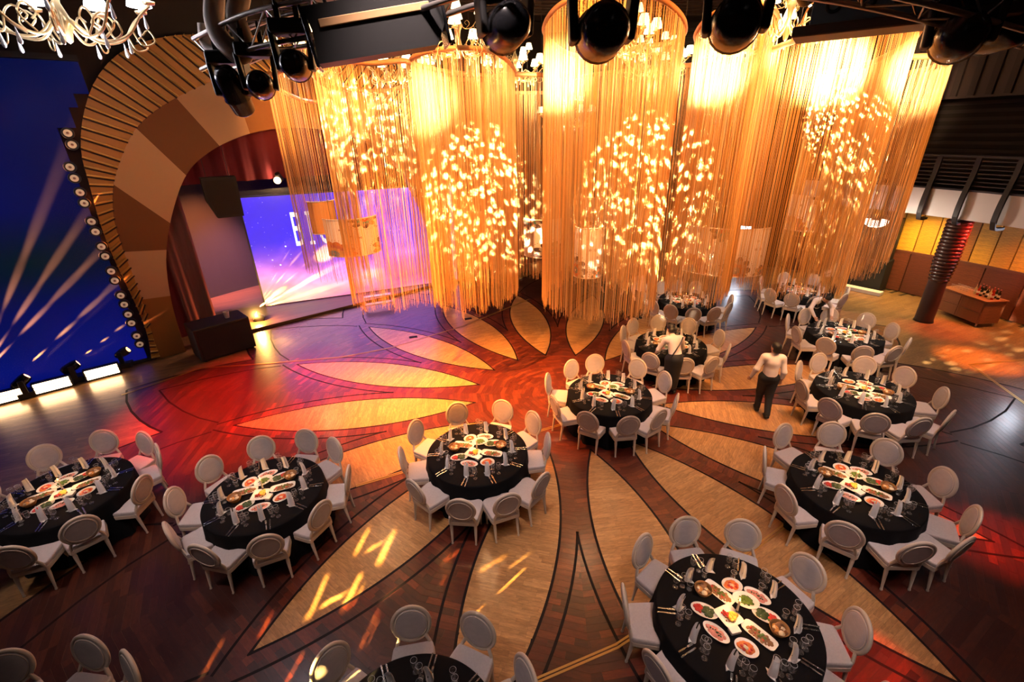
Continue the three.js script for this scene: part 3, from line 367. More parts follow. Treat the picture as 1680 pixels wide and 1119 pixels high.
function dish(key, base, geo, fills, m = china) { const o = proto(base, 'dish'); mesh(base.includes('basket') ? 'basket' : 'plate', geo, m, o); for (const [name, colour, g] of fills) tag(mesh(name, g, foodMat[colour], o), null, null, null, 'stuff'); dishes[key] = o; }
dish('bowl', 'salad_dish', plateGeo(0.15, 0.115), [['salad', 'green', lumps(34, 0.055, 0.045, 0.014, 0.6, 0.012, 1)], ['dressing', 'dark', lumps(22, 0.07, 0.055, 0.012, 0.5, 0.006, 2)]]);
dish('round', 'fish_plate', plateGeo(0.125, 0.105), [['salmon', 'orange', lumps(16, 0.06, 0.045, 0.022, 0.4, 0.006, 3, 1.4)], ['tomato', 'red', lumps(10, 0.05, 0.03, 0.016, 0.5, 0.012, 4)], ['cream', 'cream', lumps(5, 0.03, 0.02, 0.018, 0.5, 0.012, 5)]]);
dish('oblong', 'meat_platter', plateGeo(0.19, 0.085, 5), [['meat', 'brown', lumps(44, 0.12, 0.045, 0.016, 0.45, 0.006, 6, 1.3)], ['garnish', 'green', lumps(10, 0.06, 0.03, 0.012, 0.7, 0.016, 7)], ['pepper', 'red', lumps(5, 0.1, 0.03, 0.01, 0.8, 0.016, 8)]]);
dish('oval', 'cold_cut_plate', plateGeo(0.155, 0.085), [['slices', 'pink', lumps(26, 0.09, 0.04, 0.02, 0.3, 0.006, 9, 1.3)], ['herbs', 'dark', lumps(10, 0.06, 0.02, 0.009, 0.8, 0.014, 10)]]);
dish('veg', 'vegetable_plate', plateGeo(0.155, 0.095), [['greens', 'dark', lumps(30, 0.05, 0.055, 0.018, 0.6, 0.008, 11).translate(0.04, 0, 0)], ['tomato', 'red', lumps(14, 0.04, 0.04, 0.02, 0.6, 0.008, 12).translate(-0.06, 0, 0)], ['cucumber', 'green', lumps(8, 0.1, 0.04, 0.014, 0.4, 0.01, 13)]]);
dish('square', 'cheese_plate', plateGeo(0.125, 0.125, 9), [['cheese', 'yellow', lumps(16, 0.05, 0.04, 0.02, 0.7, 0.006, 14).translate(0.03, 0, 0.02)], ['nuts', 'brown', lumps(26, 0.07, 0.07, 0.011, 0.8, 0.008, 15)], ['berries', 'red', lumps(8, 0.05, 0.05, 0.013, 0.9, 0.012, 16).translate(0, 0, -0.03)]]);
{ const wall = lathe([[0, 0.006], [0.06, 0.006], [0.085, 0.05], [0.1, 0.085], [0.104, 0.083], [0.09, 0.045], [0.064, 0.001], [0, 0.001]], 20), hoops = [0.02, 0.04, 0.06, 0.084].map((y, i) => T(new THREE.TorusGeometry([0.071, 0.081, 0.091, 0.102][i], 0.005, 5, 24), 0, y, 0, Math.PI / 2)); dish('basket', 'bread_basket', merge([wall, ...hoops]), [['rolls', 'bread', lumps(9, 0.05, 0.05, 0.027, 0.75, 0.05, 17)], ['dark_rolls', 'brown', lumps(6, 0.055, 0.055, 0.026, 0.75, 0.048, 18)], ['pale_rolls', 'cream', lumps(4, 0.05, 0.05, 0.024, 0.75, 0.056, 19)]], mat([0.3, 0.15, 0.05], 0.6)); }
{ const o = proto('butter_box', 'box'); mesh('box', rbox(0.12, 0.035, 0.08, 0.01, 0, 0.0185, 0), mat([0.62, 0.55, 0.5], 0.4), o); mesh('lid', rbox(0.124, 0.012, 0.084, 0.004, 0, 0.04, 0), china, o); dishes.box = o; }
const LAY = [['basket', -0.27, -0.32, 0, 'bread basket by the greens plate'], ['oblong', -0.07, -0.31, -0.95, 'long meat platter beside the salmon'], ['round', 0.13, -0.4, 0, 'salmon plate between meat and salad'], ['bowl', 0.2, -0.19, -0.4, 'broad white green salad dish'], ['oval', 0.37, -0.25, -0.8, 'narrow cold cut plate by the salad'], ['veg', -0.34, -0.08, -0.5, 'greens and tomato plate beside a basket'], ['square', -0.09, 0, 0.35, 'square cheese plate by the candle'], ['veg', 0.35, 0, 2.6, 'greens and tomato plate beside the salad'], ['basket', 0.39, 0.19, 0, 'bread basket away from the salad'], ['oblong', 0.16, 0.22, -0.95, 'long meat platter away from the salad'], ['oval', -0.31, 0.18, -0.9, 'narrow cold cut plate beside the butter'], ['box', -0.1, 0.17, 0.2, 'small lidded butter box'], ['round', -0.05, 0.36, -0.6, 'salmon plate beside the butter box']];
const TABLES = [ // id, x, z, turn of the spread, what sets the table apart, [chair angle in degrees, distance from the middle to the chair back]
  ['a', -0.67, -6.69, 40, 'the third table from the strobe bars', [[5, 1.28], [38, 1.35], [71, 1.37], [112, 1.33], [153, 1.38], [188, 1.33], [226, 1.37], [263, 1.43], [292, 1.44], [320, 1.43]]],
  ['b', -4.06, -5.79, 75, 'the second table from the strobe bars', [[11, 1.31], [52, 1.31], [84, 1.35], [118, 1.3], [155, 1.38], [189, 1.35], [224, 1.28], [260, 1.27], [297, 1.25], [334, 1.24]]],
  ['c', -7.39, -5.91, 95, 'the first table from the strobe bars', [[0, 1.28], [41, 1.28], [72, 1.33], [108, 1.42], [142, 1.48], [289, 1.4], [319, 1.28], [180, 1.35], [215, 1.35], [252, 1.35]]],
  ['d', 2.09, -8.59, 20, 'the table at the rosette heart', [[17, 1.4], [51, 1.41], [94, 1.39], [121, 1.32], [160, 1.39], [201, 1.33], [239, 1.26], [275, 1.26], [306, 1.31], [337, 1.37]]],
  ['e', 2.54, -3.52, 0, 'the table over the gold strip', [[26, 1.3], [62, 1.34], [97, 1.28], [131, 1.28], [172, 1.28], [209, 1.25], [351, 1.3], [316, 1.35], [245, 1.35], [280, 1.35]]],
  ['f', 5.38, -5.61, 12, 'the table by the white glare', [[1, 1.41], [36, 1.34], [71, 1.42], [107, 1.4], [150, 1.3], [193, 1.3], [229, 1.28], [265, 1.31], [294, 1.37], [325, 1.37]]],
  ['g', 7.53, -8.48, 200, 'the table behind the walking waiter', [[21, 1.36], [54, 1.29], [99, 1.28], [135, 1.26], [179, 1.32], [212, 1.4], [242, 1.42], [272, 1.42], [301, 1.44], [343, 1.39]]],
  ['h', 4.22, -11.03, 60, 'the table under the leaning waiter', [[10, 1.42], [52, 1.44], [86, 1.44], [120, 1.42], [148, 1.32], [193, 1.3], [230, 1.31], [266, 1.33], [293, 1.42], [331, 1.39]]],
  ['i', 5.85, -14.4, 130, 'the table below the curved banner', [[58, 1.45], [83, 1.42], [107, 1.45], [205, 1.42], [230, 1.4], [258, 1.42], [284, 1.42], [311, 1.4], [347, 1.36], [155, 1.4]]],
  ['j', 10.06, -15.14, 170, 'the table by the speaker stack', [[45, 1.45], [84, 1.35], [136, 1.3], [170, 1.36], [201, 1.42], [229, 1.35], [257, 1.4], [300, 1.38], [333, 1.34]]],
  ['k', 9.1, -11.42, 220, 'the table the waitress bends over', [[1, 1.32], [35, 1.42], [74, 1.3], [106, 1.33], [141, 1.4], [182, 1.35], [217, 1.28], [252, 1.37], [284, 1.38], [316, 1.34]]],
  ['l', -1.05, -2.3, 150, 'the table before the yellow streaks', [[29, 1.28], [62, 1.28], [100, 1.26], [142, 1.28]]],
  ['m', -4.93, -2.04, 30, 'the table in the dark corner', [[55, 1.28], [84, 1.26], [122, 1.28]]],
];
const jr = rng(4242), ORD = ['first', 'second', 'third', 'fourth', 'fifth', 'sixth', 'seventh', 'eighth', 'ninth', 'tenth'];
// rank of each angle clockwise (seen from above) from the one nearest the stage arch
function ranks(angles, x, z) { const arch0 = wallAt(4.6, 0, 0), a0 = Math.atan2(-(arch0.z - z), arch0.x - x), w = (a) => { let d = (a0 - a) % (2 * Math.PI); return d < 0 ? d + 2 * Math.PI : d; }; const near = angles.map((a, i) => [Math.min(w(a), 2 * Math.PI - w(a)), i]).sort((p, q) => p[0] - q[0])[0][1], s = angles[near], from = (a) => { let d = (s - a) % (2 * Math.PI); return d < -1e-9 ? d + 2 * Math.PI : d; }; const order = angles.map((a, i) => [from(a), i]).sort((p, q) => p[0] - q[0]).map((p) => p[1]); return angles.map((_, i) => order.indexOf(i)); }
TABLES.forEach(([id, x, z, turn, where, chairs], ti) => {
  const at = (r, a, y = 0) => V3(x + r * Math.cos(a), y, z - r * Math.sin(a)), hidden = id === 'm';
  const tb = thing('banquet_table', 'round banquet table under a long black cloth: ' + where, 'table', V3(x, 0, z), ti * 0.7, 'round banquet tables');
  mesh('tablecloth', cloths[ti % 3], clothMat, tb); mesh('tabletop', topGeo, woodMat, tb); mesh('pedestal', lathe([[0, 0.01], [0.35, 0.01], [0.3, 0.04], [0.06, 0.08], [0.06, 0.7], [0.25, 0.718], [0, 0.718]], 14), woodMat, tb);
  const cg = 'chairs round ' + where, cr = ranks(chairs.map((c) => c[0] * D2R), x, z);
  chairs.forEach(([deg, r], ci) => { const a = deg * D2R + (jr() - 0.5) * 0.02, c = at(r - 0.3, a); copy(chairProto, c, a - Math.PI / 2 + (jr() - 0.5) * 0.1, 'oval-back chair ' + ORD[cr[ci]] + ' clockwise from the arch at ' + where, cg); });
  if (hidden) return;
  // place settings
  const base = chairs[0][0] * D2R, Y = 0.752, sr0 = ranks(Array.from({ length: 10 }, (_, k) => (id === 'l' ? (10 + k * 36) * D2R : base + k * Math.PI / 5)), x, z);
  for (let k = 0; k < 10; k++) {
    const a = id === 'l' ? (10 + k * 36) * D2R : base + k * Math.PI / 5 + (jr() - 0.5) * 0.08, face = a + Math.PI / 2; // local +z points outwards
    if (id === 'l' && Math.sin(a) < 0.2) continue;
    const put = (p, r, da, y, t, text, group) => copy(p, at(r, a + da, y), t, text + ' ' + ORD[sr0[k]] + ' clockwise from the arch on ' + where, group + where);
    put(knife, 0.79, 0.045, Y, face + (jr() - 0.5) * 0.12, 'silver knife', 'knives on ');
    put(fork, 0.79, -0.02, Y, face + (jr() - 0.5) * 0.12, 'silver fork', 'forks on ');
    put(napkin, 0.62 + 0.03 * jr(), -0.1 + 0.1 * jr(), Y, a + 2.2 + jr() * 1.5, 'rolled napkin', 'napkins on ');
    put(wineGlass, 0.63 + 0.03 * jr(), 0.13, Y, 0, 'inner wineglass', 'wine glasses on ');
    put(wineGlass, 0.69 + 0.02 * jr(), 0.225, Y, 0, 'outer wineglass', 'wine glasses on ');
    put(tumbler, 0.55 + 0.02 * jr(), 0.1 + 0.1 * jr(), Y, 0, 'clear tumbler', 'tumblers on ');
  }
  if (id === 'l') return;
  const tr = turn * D2R;
  LAY.forEach(([key, dx, dz, da, text]) => { const r = Math.hypot(dx, dz), a = Math.atan2(-dz, dx) + tr; copy(dishes[key], at(r, a, Y + (key === 'square' || key === 'bowl' ? 0.012 : 0)), da + tr, text + ' on ' + where, 'dishes on ' + where); });
  const cp = at(0.06, 1.06 + tr, Y), cd = copy(candle, cp, 0, 'lit slim candle amid the dishes on ' + where, 'table candles');
  const l = new THREE.PointLight(0xffb566, 0.55); l.position.set(0, 0.24, 0); l.castShadow = true; l.shadow.radius = 0.4; l.name = 'candle_light'; cd.add(l);
});
{ // bottles and glasses on the drinks cabinet
  const o = scene.children.find((c) => c.name === 'drinks_cabinet'), colours = [[0.01, 0.02, 0.01], [0.02, 0.01, 0.005], [0.5, 0.4, 0.2], [0.35, 0.02, 0.01]], bt = lathe([[0, 0], [0.036, 0], [0.037, 0.01], [0.037, 0.18], [0.014, 0.23], [0.013, 0.29], [0, 0.29]], 12), lab = cyl(0.0375, 0.0375, 0.07, 12, 0, 0.1, 0);
  for (let i = 0; i < 12; i++) { const b = thing('bottle', ['dark green wine bottle', 'black spirits bottle', 'pale clear bottle', 'red bottle'][i % 4] + ' standing among the bottles on the drinks cabinet', 'bottle', o.localToWorld ? V3(0, 0, 0) : null, 0, 'bottles on the drinks cabinet'); o.updateMatrixWorld(); b.position.copy(V3(0.02 + (i % 6) * 0.12, 0.881, -0.2 + Math.floor(i / 6) * 0.2 + 0.03 * (i % 3)).applyMatrix4(o.matrixWorld)); mesh('glass_body', bt, mat(colours[i % 4], 0.15), b); mesh('label', lab, mat([0.6, 0.5, 0.4], 0.6), b); mesh('cap', cyl(0.015, 0.015, 0.03, 10, 0, 0.3, 0), mat([0.4, 0.05, 0.03], 0.4), b); }
  for (let i = 0; i < 12; i++) copy(tumbler, V3(-0.68 + (i % 6) * 0.1, 0.881, -0.15 + Math.floor(i / 6) * 0.22).applyMatrix4(o.matrixWorld), 0, 'clear tumbler in the rows on the drinks cabinet', 'tumblers on the drinks cabinet');
}
// ---------------------------------------------------------------- people: smooth bodies from tapered capsules, meshed with surface nets
function capsules(list, k = 0.03) { // list: [a, b, ra, rb]
  const c = list.map(([a, b, ra, rb]) => ({ a, d: b.clone().sub(a), l2: Math.max(1e-9, b.distanceToSquared(a)), ra, rb }));
  return (x, y, z) => { let s = 1e3; for (const q of c) { const px = x - q.a.x, py = y - q.a.y, pz = z - q.a.z, t = Math.max(0, Math.min(1, (px * q.d.x + py * q.d.y + pz * q.d.z) / q.l2)), e = Math.hypot(px - q.d.x * t, py - q.d.y * t, pz - q.d.z * t) - (q.ra + (q.rb - q.ra) * t), h = Math.max(0, k - Math.abs(s - e)) / k; s = Math.min(s, e) - h * h * k * 0.25; } return s; };
}
function surface(f, lo, hi, cell) {
  const n = [0, 1, 2].map((i) => Math.ceil((hi[i] - lo[i]) / cell) + 1), id = (i, j, k) => (k * n[1] + j) * n[0] + i, val = new Float32Array(n[0] * n[1] * n[2]);
  for (let k = 0; k < n[2]; k++) for (let j = 0; j < n[1]; j++) for (let i = 0; i < n[0]; i++) val[id(i, j, k)] = f(lo[0] + i * cell, lo[1] + j * cell, lo[2] + k * cell);
  const pos = [], nor = [], idx = [], at = new Int32Array(val.length).fill(-1), E = [[0, 1], [0, 2], [0, 4], [1, 3], [1, 5], [2, 3], [2, 6], [3, 7], [4, 5], [4, 6], [5, 7], [6, 7]];
  for (let k = 0; k < n[2] - 1; k++) for (let j = 0; j < n[1] - 1; j++) for (let i = 0; i < n[0] - 1; i++) {
    const v = []; for (let m = 0; m < 8; m++) v.push(val[id(i + (m & 1), j + ((m >> 1) & 1), k + (m >> 2))]);
    if (v.every((q) => q > 0) || v.every((q) => q <= 0)) continue;
    let x = 0, y = 0, z = 0, c = 0; for (const [a, b] of E) if ((v[a] > 0) !== (v[b] > 0)) { const t = v[a] / (v[a] - v[b]); x += (a & 1) + ((b & 1) - (a & 1)) * t; y += ((a >> 1) & 1) + (((b >> 1) & 1) - ((a >> 1) & 1)) * t; z += (a >> 2) + ((b >> 2) - (a >> 2)) * t; c++; }
    at[id(i, j, k)] = pos.length / 3; const X = lo[0] + (i + x / c) * cell, Y = lo[1] + (j + y / c) * cell, Z = lo[2] + (k + z / c) * cell; pos.push(X, Y, Z);
    const e = cell * 0.5, gx = f(X + e, Y, Z) - f(X - e, Y, Z), gy = f(X, Y + e, Z) - f(X, Y - e, Z), gz = f(X, Y, Z + e) - f(X, Y, Z - e), l = Math.hypot(gx, gy, gz) || 1; nor.push(gx / l, gy / l, gz / l);
  }
  for (let k = 1; k < n[2] - 1; k++) for (let j = 1; j < n[1] - 1; j++) for (let i = 1; i < n[0] - 1; i++) {
    const s = val[id(i, j, k)] > 0, q = (a, b, c, d, flip) => { if (Math.min(a, b, c, d) < 0) return; flip ? idx.push(a, c, b, a, d, c) : idx.push(a, b, c, a, c, d); };
    if (s !== val[id(i + 1, j, k)] > 0) q(at[id(i, j - 1, k - 1)], at[id(i, j, k - 1)], at[id(i, j, k)], at[id(i, j - 1, k)], s);
    if (s !== val[id(i, j + 1, k)] > 0) q(at[id(i - 1, j, k - 1)], at[id(i - 1, j, k)], at[id(i, j, k)], at[id(i, j, k - 1)], s);
    if (s !== val[id(i, j, k + 1)] > 0) q(at[id(i - 1, j - 1, k)], at[id(i, j - 1, k)], at[id(i, j, k)], at[id(i - 1, j, k)], s);
  }
  const g = new THREE.BufferGeometry(); g.setAttribute('position', new THREE.Float32BufferAttribute(pos, 3)); g.setAttribute('normal', new THREE.Float32BufferAttribute(nor, 3)); g.setIndex(idx); return g;
}
function solid(list, k, cell, cut) { const lo = [9, 9, 9], hi = [-9, -9, -9]; for (const [a, b, ra, rb] of list) for (const [p, r] of [[a, ra], [b, rb]]) ['x', 'y', 'z'].forEach((c, i) => { lo[i] = Math.min(lo[i], p[c] - r - 3 * cell - k * 0.3); hi[i] = Math.max(hi[i], p[c] + r + 3 * cell + k * 0.3); }); const f = capsules(list, k); return surface(cut ? (x, y, z) => Math.max(f(x, y, z), cut(x, y, z)) : f, lo, hi, cell); }
const skin = mat([0.5, 0.26, 0.17], 0.55), hairMat = mat([0.008, 0.006, 0.006], 0.5), shirtMat = mat([0.72, 0.62, 0.58], 0.75, 0, { map: null }), trouserMat = mat([0.007, 0.007, 0.008], 0.7), shoeMat = mat([0.006, 0.006, 0.006], 0.3);
// pose: joints in the person's own axes (y up, facing +z, left = +x)
function person(label, pos, turn, J, opt = {}) {
  const o = thing('person', label, 'person', pos, turn), v = (k) => V3(...J[k]), L = (a, b, t) => v(a).lerp(v(b), t);
  const head = v('head'), face = V3(...(J.look ?? [0, 0, 1])).normalize(), upv = head.clone().sub(v('neck')).normalize(), side = new THREE.Vector3().crossVectors(upv, face).normalize();
  const H = (f, u, s) => head.clone().addScaledVector(face, f).addScaledVector(upv, u).addScaledVector(side, s);
  const hand = (s) => { const w = v('wrist' + s), d = w.clone().sub(v('elbow' + s)).normalize(), t = V3(...(J['palm' + s] ?? [0, 0, 1])), across = new THREE.Vector3().crossVectors(d, t).normalize(), list = [[w, w.clone().addScaledVector(d, 0.075), 0.026, 0.034]]; for (let k = 0; k < 4; k++) { const b = w.clone().addScaledVector(d, 0.085).addScaledVector(across, (k - 1.5) * 0.019), m = b.clone().addScaledVector(d, 0.035 - 0.004 * Math.abs(k - 1)).addScaledVector(t, 0.008), e = m.clone().addScaledVector(d, 0.022).addScaledVector(t, 0.022); list.push([b, m, 0.0095, 0.009], [m, e, 0.009, 0.008]); } const th = w.clone().addScaledVector(d, 0.03).addScaledVector(across, -0.03), t2 = th.clone().addScaledVector(d, 0.04).addScaledVector(across, -0.022).addScaledVector(t, 0.015); list.push([th, t2, 0.011, 0.009]); return list; };
  const headList = [[H(-0.012, 0.03, 0), H(0.01, 0.035, 0), 0.088, 0.085], [H(0.03, -0.04, 0), H(0.04, -0.065, 0), 0.062, 0.045], [H(0.095, -0.005, 0), H(0.108, -0.028, 0), 0.01, 0.014], [H(0, 0.0, 0.083), H(-0.005, -0.025, 0.082), 0.018, 0.014], [H(0, 0.0, -0.083), H(-0.005, -0.025, -0.082), 0.018, 0.014], [v('neck'), head.clone().addScaledVector(upv, -0.06), 0.056, 0.052]];
  const torso = [[v('hips'), v('waist'), 0.14, 0.125], [L('hipL', 'hipR', 0.2), L('hipL', 'hipR', 0.8), 0.115, 0.115], [v('waist'), v('chest'), 0.125, 0.14], [L('shoulderL', 'shoulderR', 0.14), L('shoulderL', 'shoulderR', 0.86), 0.078, 0.078], [v('chest'), v('neck'), 0.12, 0.06]];
  const arm = (s, g = 0) => [[v('shoulder' + s), v('elbow' + s), 0.056 + g, 0.045 + g], [v('elbow' + s), v('wrist' + s), 0.045 + g, 0.03 + g]], leg = (s, g = 0) => [[v('hip' + s), v('knee' + s), 0.098 + g, 0.064 + g], [v('knee' + s), v('ankle' + s), 0.062 + g, 0.04 + g]];
  const feet = (s) => { const a = v('ankle' + s), f = V3(...(J['toe' + s] ?? [0, 0, 1])).normalize(); return [[a.clone().add(V3(0, -0.045, 0)).addScaledVector(f, -0.035), a.clone().add(V3(0, -0.05, 0)).addScaledVector(f, 0.16), 0.042, 0.034]]; };
  mesh('body', merge([solid([...torso, ...arm('L'), ...arm('R'), ...leg('L'), ...leg('R')], 0.05, 0.018), solid(headList, 0.03, 0.009), solid(hand('L'), 0.01, 0.005), solid(hand('R'), 0.01, 0.005)]), skin, o);
  const eyes = []; for (const s of [-1, 1]) eyes.push(T(new THREE.SphereGeometry(0.011, 8, 6), ...H(0.083, 0.012, s * 0.032).toArray())); mesh('eyes', merge(eyes), mat([0.02, 0.015, 0.015], 0.3), o);
  mesh('mouth', T(new THREE.SphereGeometry(0.016, 8, 6).scale(1.2, 0.35, 0.5), ...H(0.086, -0.06, 0).toArray()), mat([0.4, 0.1, 0.09], 0.5), o);
  const hair = [[H(-0.03, 0.05, 0), H(-0.005, 0.062, 0), 0.093, 0.092], [H(-0.05, -0.02, 0.02), H(-0.05, -0.02, -0.02), 0.07, 0.07]]; if (opt.bun) hair.push([H(-0.07, 0.13, 0), H(-0.08, 0.14, 0), 0.04, 0.045]);
  mesh('hair', solid(hair, 0.02, 0.01, (x, y, z) => { const p = V3(x, y, z).sub(head); return p.dot(face) - 0.03 - Math.max(0, p.dot(upv) - 0.05) * 1.2; }), hairMat, o);
  mesh('shirt', solid([...torso.map(([a, b, p, q]) => [a, b, p + 0.014, q + 0.014]).slice(0, 4), [v('chest'), v('neck'), 0.13, 0.066], ...arm('L', 0.011), ...arm('R', 0.011)], 0.045, 0.015, (x, y, z) => Math.max((V3(x, y, z).sub(v('hips')).dot(v('waist').sub(v('hips')).normalize()) < -0.02 && Math.hypot(x - J.hips[0], z - J.hips[2]) < 0.3 ? 0.02 : -1), V3(x, y, z).distanceTo(v('wristL')) < 0.03 || V3(x, y, z).distanceTo(v('wristR')) < 0.03 ? 0.01 : -1)), shirtMat, o);
  const low = opt.apron ? [[v('hips'), L('kneeL', 'kneeR', 0.5).lerp(L('ankleL', 'ankleR', 0.5), 0.55), 0.19, 0.17]] : [];
  mesh('trousers', solid([[v('hips').lerp(v('waist'), 0.45), v('hips'), 0.147, 0.158], [L('hipL', 'hipR', 0.15), L('hipL', 'hipR', 0.85), 0.132, 0.132], ...leg('L', 0.022), ...leg('R', 0.022), ...low], 0.04, 0.016), trouserMat, o);
  for (const s of ['L', 'R']) mesh('shoe', solid(feet(s).map(([a, b, p, q]) => [a, b, p + 0.006, q + 0.006]), 0.02, 0.01, (x, y) => J['ankle' + s][1] - 0.095 - y), shoeMat, o);
  mesh('belt', T(new THREE.TorusGeometry(0.145, 0.014, 8, 28).scale(1.12, 0.95, 1.4), ...v('hips').clone().lerp(v('waist'), 0.25).toArray(), Math.PI / 2), shoeMat, o);
  for (const e of opt.extra ?? []) e(o, v);
  return o;
}
const stand = { hips: [0, 0.98, 0], waist: [0, 1.12, 0], chest: [0, 1.33, 0], neck: [0, 1.5, 0], head: [0, 1.64, 0.01], shoulderL: [0.19, 1.43, 0], shoulderR: [-0.19, 1.43, 0], elbowL: [0.25, 1.13, -0.03], elbowR: [-0.25, 1.13, -0.03], wristL: [0.26, 0.88, 0.05], wristR: [-0.26, 0.88, 0.05], hipL: [0.095, 0.94, 0], hipR: [-0.095, 0.94, 0], kneeL: [0.1, 0.52, 0.02], kneeR: [-0.1, 0.52, 0.02], ankleL: [0.1, 0.095, -0.01], ankleR: [-0.1, 0.095, -0.01] };
// waiter walking away between the tables
person('waiter in white shirt and black trousers walking between the tables', V3(5.62, 0, -8.78), Math.PI - 0.25, { ...stand, look: [0.5, -0.05, 1], elbowL: [0.29, 1.14, -0.02], wristL: [0.33, 0.9, 0.08], elbowR: [-0.24, 1.14, -0.07], wristR: [-0.24, 0.92, -0.02], kneeL: [0.07, 0.53, 0.12], ankleL: [0.06, 0.1, 0.13], kneeR: [-0.08, 0.52, -0.02], ankleR: [-0.07, 0.12, -0.2], toeR: [0, -0.3, 1] });
// waiter leaning over a table, dark strap across the back
person('waiter in white shirt with a dark diagonal back strap leaning over a laid table', V3(3.86, 0, -9.78), Math.PI + 0.12, { ...stand, hips: [0, 0.98, -0.06], waist: [0, 1.12, -0.02], chest: [0, 1.32, 0.1], neck: [0, 1.46, 0.22], head: [0, 1.57, 0.31], look: [0.1, -0.7, 1], shoulderL: [0.2, 1.4, 0.13], shoulderR: [-0.2, 1.4, 0.13], elbowL: [0.3, 1.12, 0.22], elbowR: [-0.3, 1.12, 0.22], wristL: [0.24, 0.95, 0.42], wristR: [-0.24, 0.95, 0.42] }, { apron: true, extra: [(o, v) => mesh('strap', tube([[-0.19, 1.47, 0.06], [-0.08, 1.38, -0.06], [0.06, 1.24, -0.15], [0.15, 1.08, -0.15]], 0.016, 14, 6), shoeMat, o)] });
// waitress bending forward behind her table
person('waitress with a hair bun, white blouse and black waistcoat bending over a table', V3(9.12, 0, -12.92), 0.05, { ...stand, hips: [0, 0.95, -0.1], waist: [0, 1.06, -0.02], chest: [0, 1.2, 0.16], neck: [0, 1.3, 0.32], head: [0, 1.38, 0.42], look: [0, -0.9, 0.6], shoulderL: [0.18, 1.26, 0.22], shoulderR: [-0.18, 1.26, 0.22], elbowL: [0.33, 1.05, 0.3], elbowR: [-0.33, 1.05, 0.3], wristL: [0.26, 0.86, 0.45], wristR: [-0.26, 0.86, 0.45] }, { bun: true, extra: [(o, v) => mesh('waistcoat', solid([[v('waist'), v('chest'), 0.142, 0.158], [v('hips'), v('waist'), 0.158, 0.142], [v('chest'), v('neck').add(V3(0, -0.03, -0.03)), 0.15, 0.09]], 0.05, 0.02), trouserMat, o)] });
person('waiter in a pale shirt half behind the string curtain by the speaker stack', V3(11.6, 0, -15.7), -2.0, { ...stand, elbowL: [0.28, 1.18, 0.1], wristL: [0.2, 1.08, 0.33], elbowR: [-0.28, 1.18, 0.1], wristR: [-0.2, 1.08, 0.33], look: [0, -0.4, 1] });
person('person in white shirt and black trousers standing behind the hanging strings', V3(4.3, 0, -14.75), 0.6, { ...stand, wristL: [0.1, 1.05, 0.25], elbowL: [0.26, 1.12, 0.06] });
person('person in dark trousers behind the strings, nearer the stage of two', V3(3.35, 0, -15.7), 0.9, { ...stand, kneeL: [0.1, 0.52, 0.08] }, {}).children.find((c) => c.name === 'shirt').material = trouserMat;
person('person in dark clothes behind the strings, next to the white-shirted one', V3(3.85, 0, -15.45), -1.2, { ...stand }, {}).children.find((c) => c.name === 'shirt').material = trouserMat;
// ---------------------------------------------------------------- string curtains hung from curved rails
const strandMat = mat([1, 1, 1], 0.42, 0.35), railMat = mat([0.5, 0.2, 0.07], 0.55);
const strandG = new THREE.CylinderGeometry(1, 1, 1, 3, 1, true).translate(0, -0.5, 0);
const sr = rng(99), tones = [[0.78, 0.42, 0.15], [0.66, 0.32, 0.09], [0.84, 0.58, 0.32], [0.55, 0.27, 0.09], [0.8, 0.46, 0.18]];
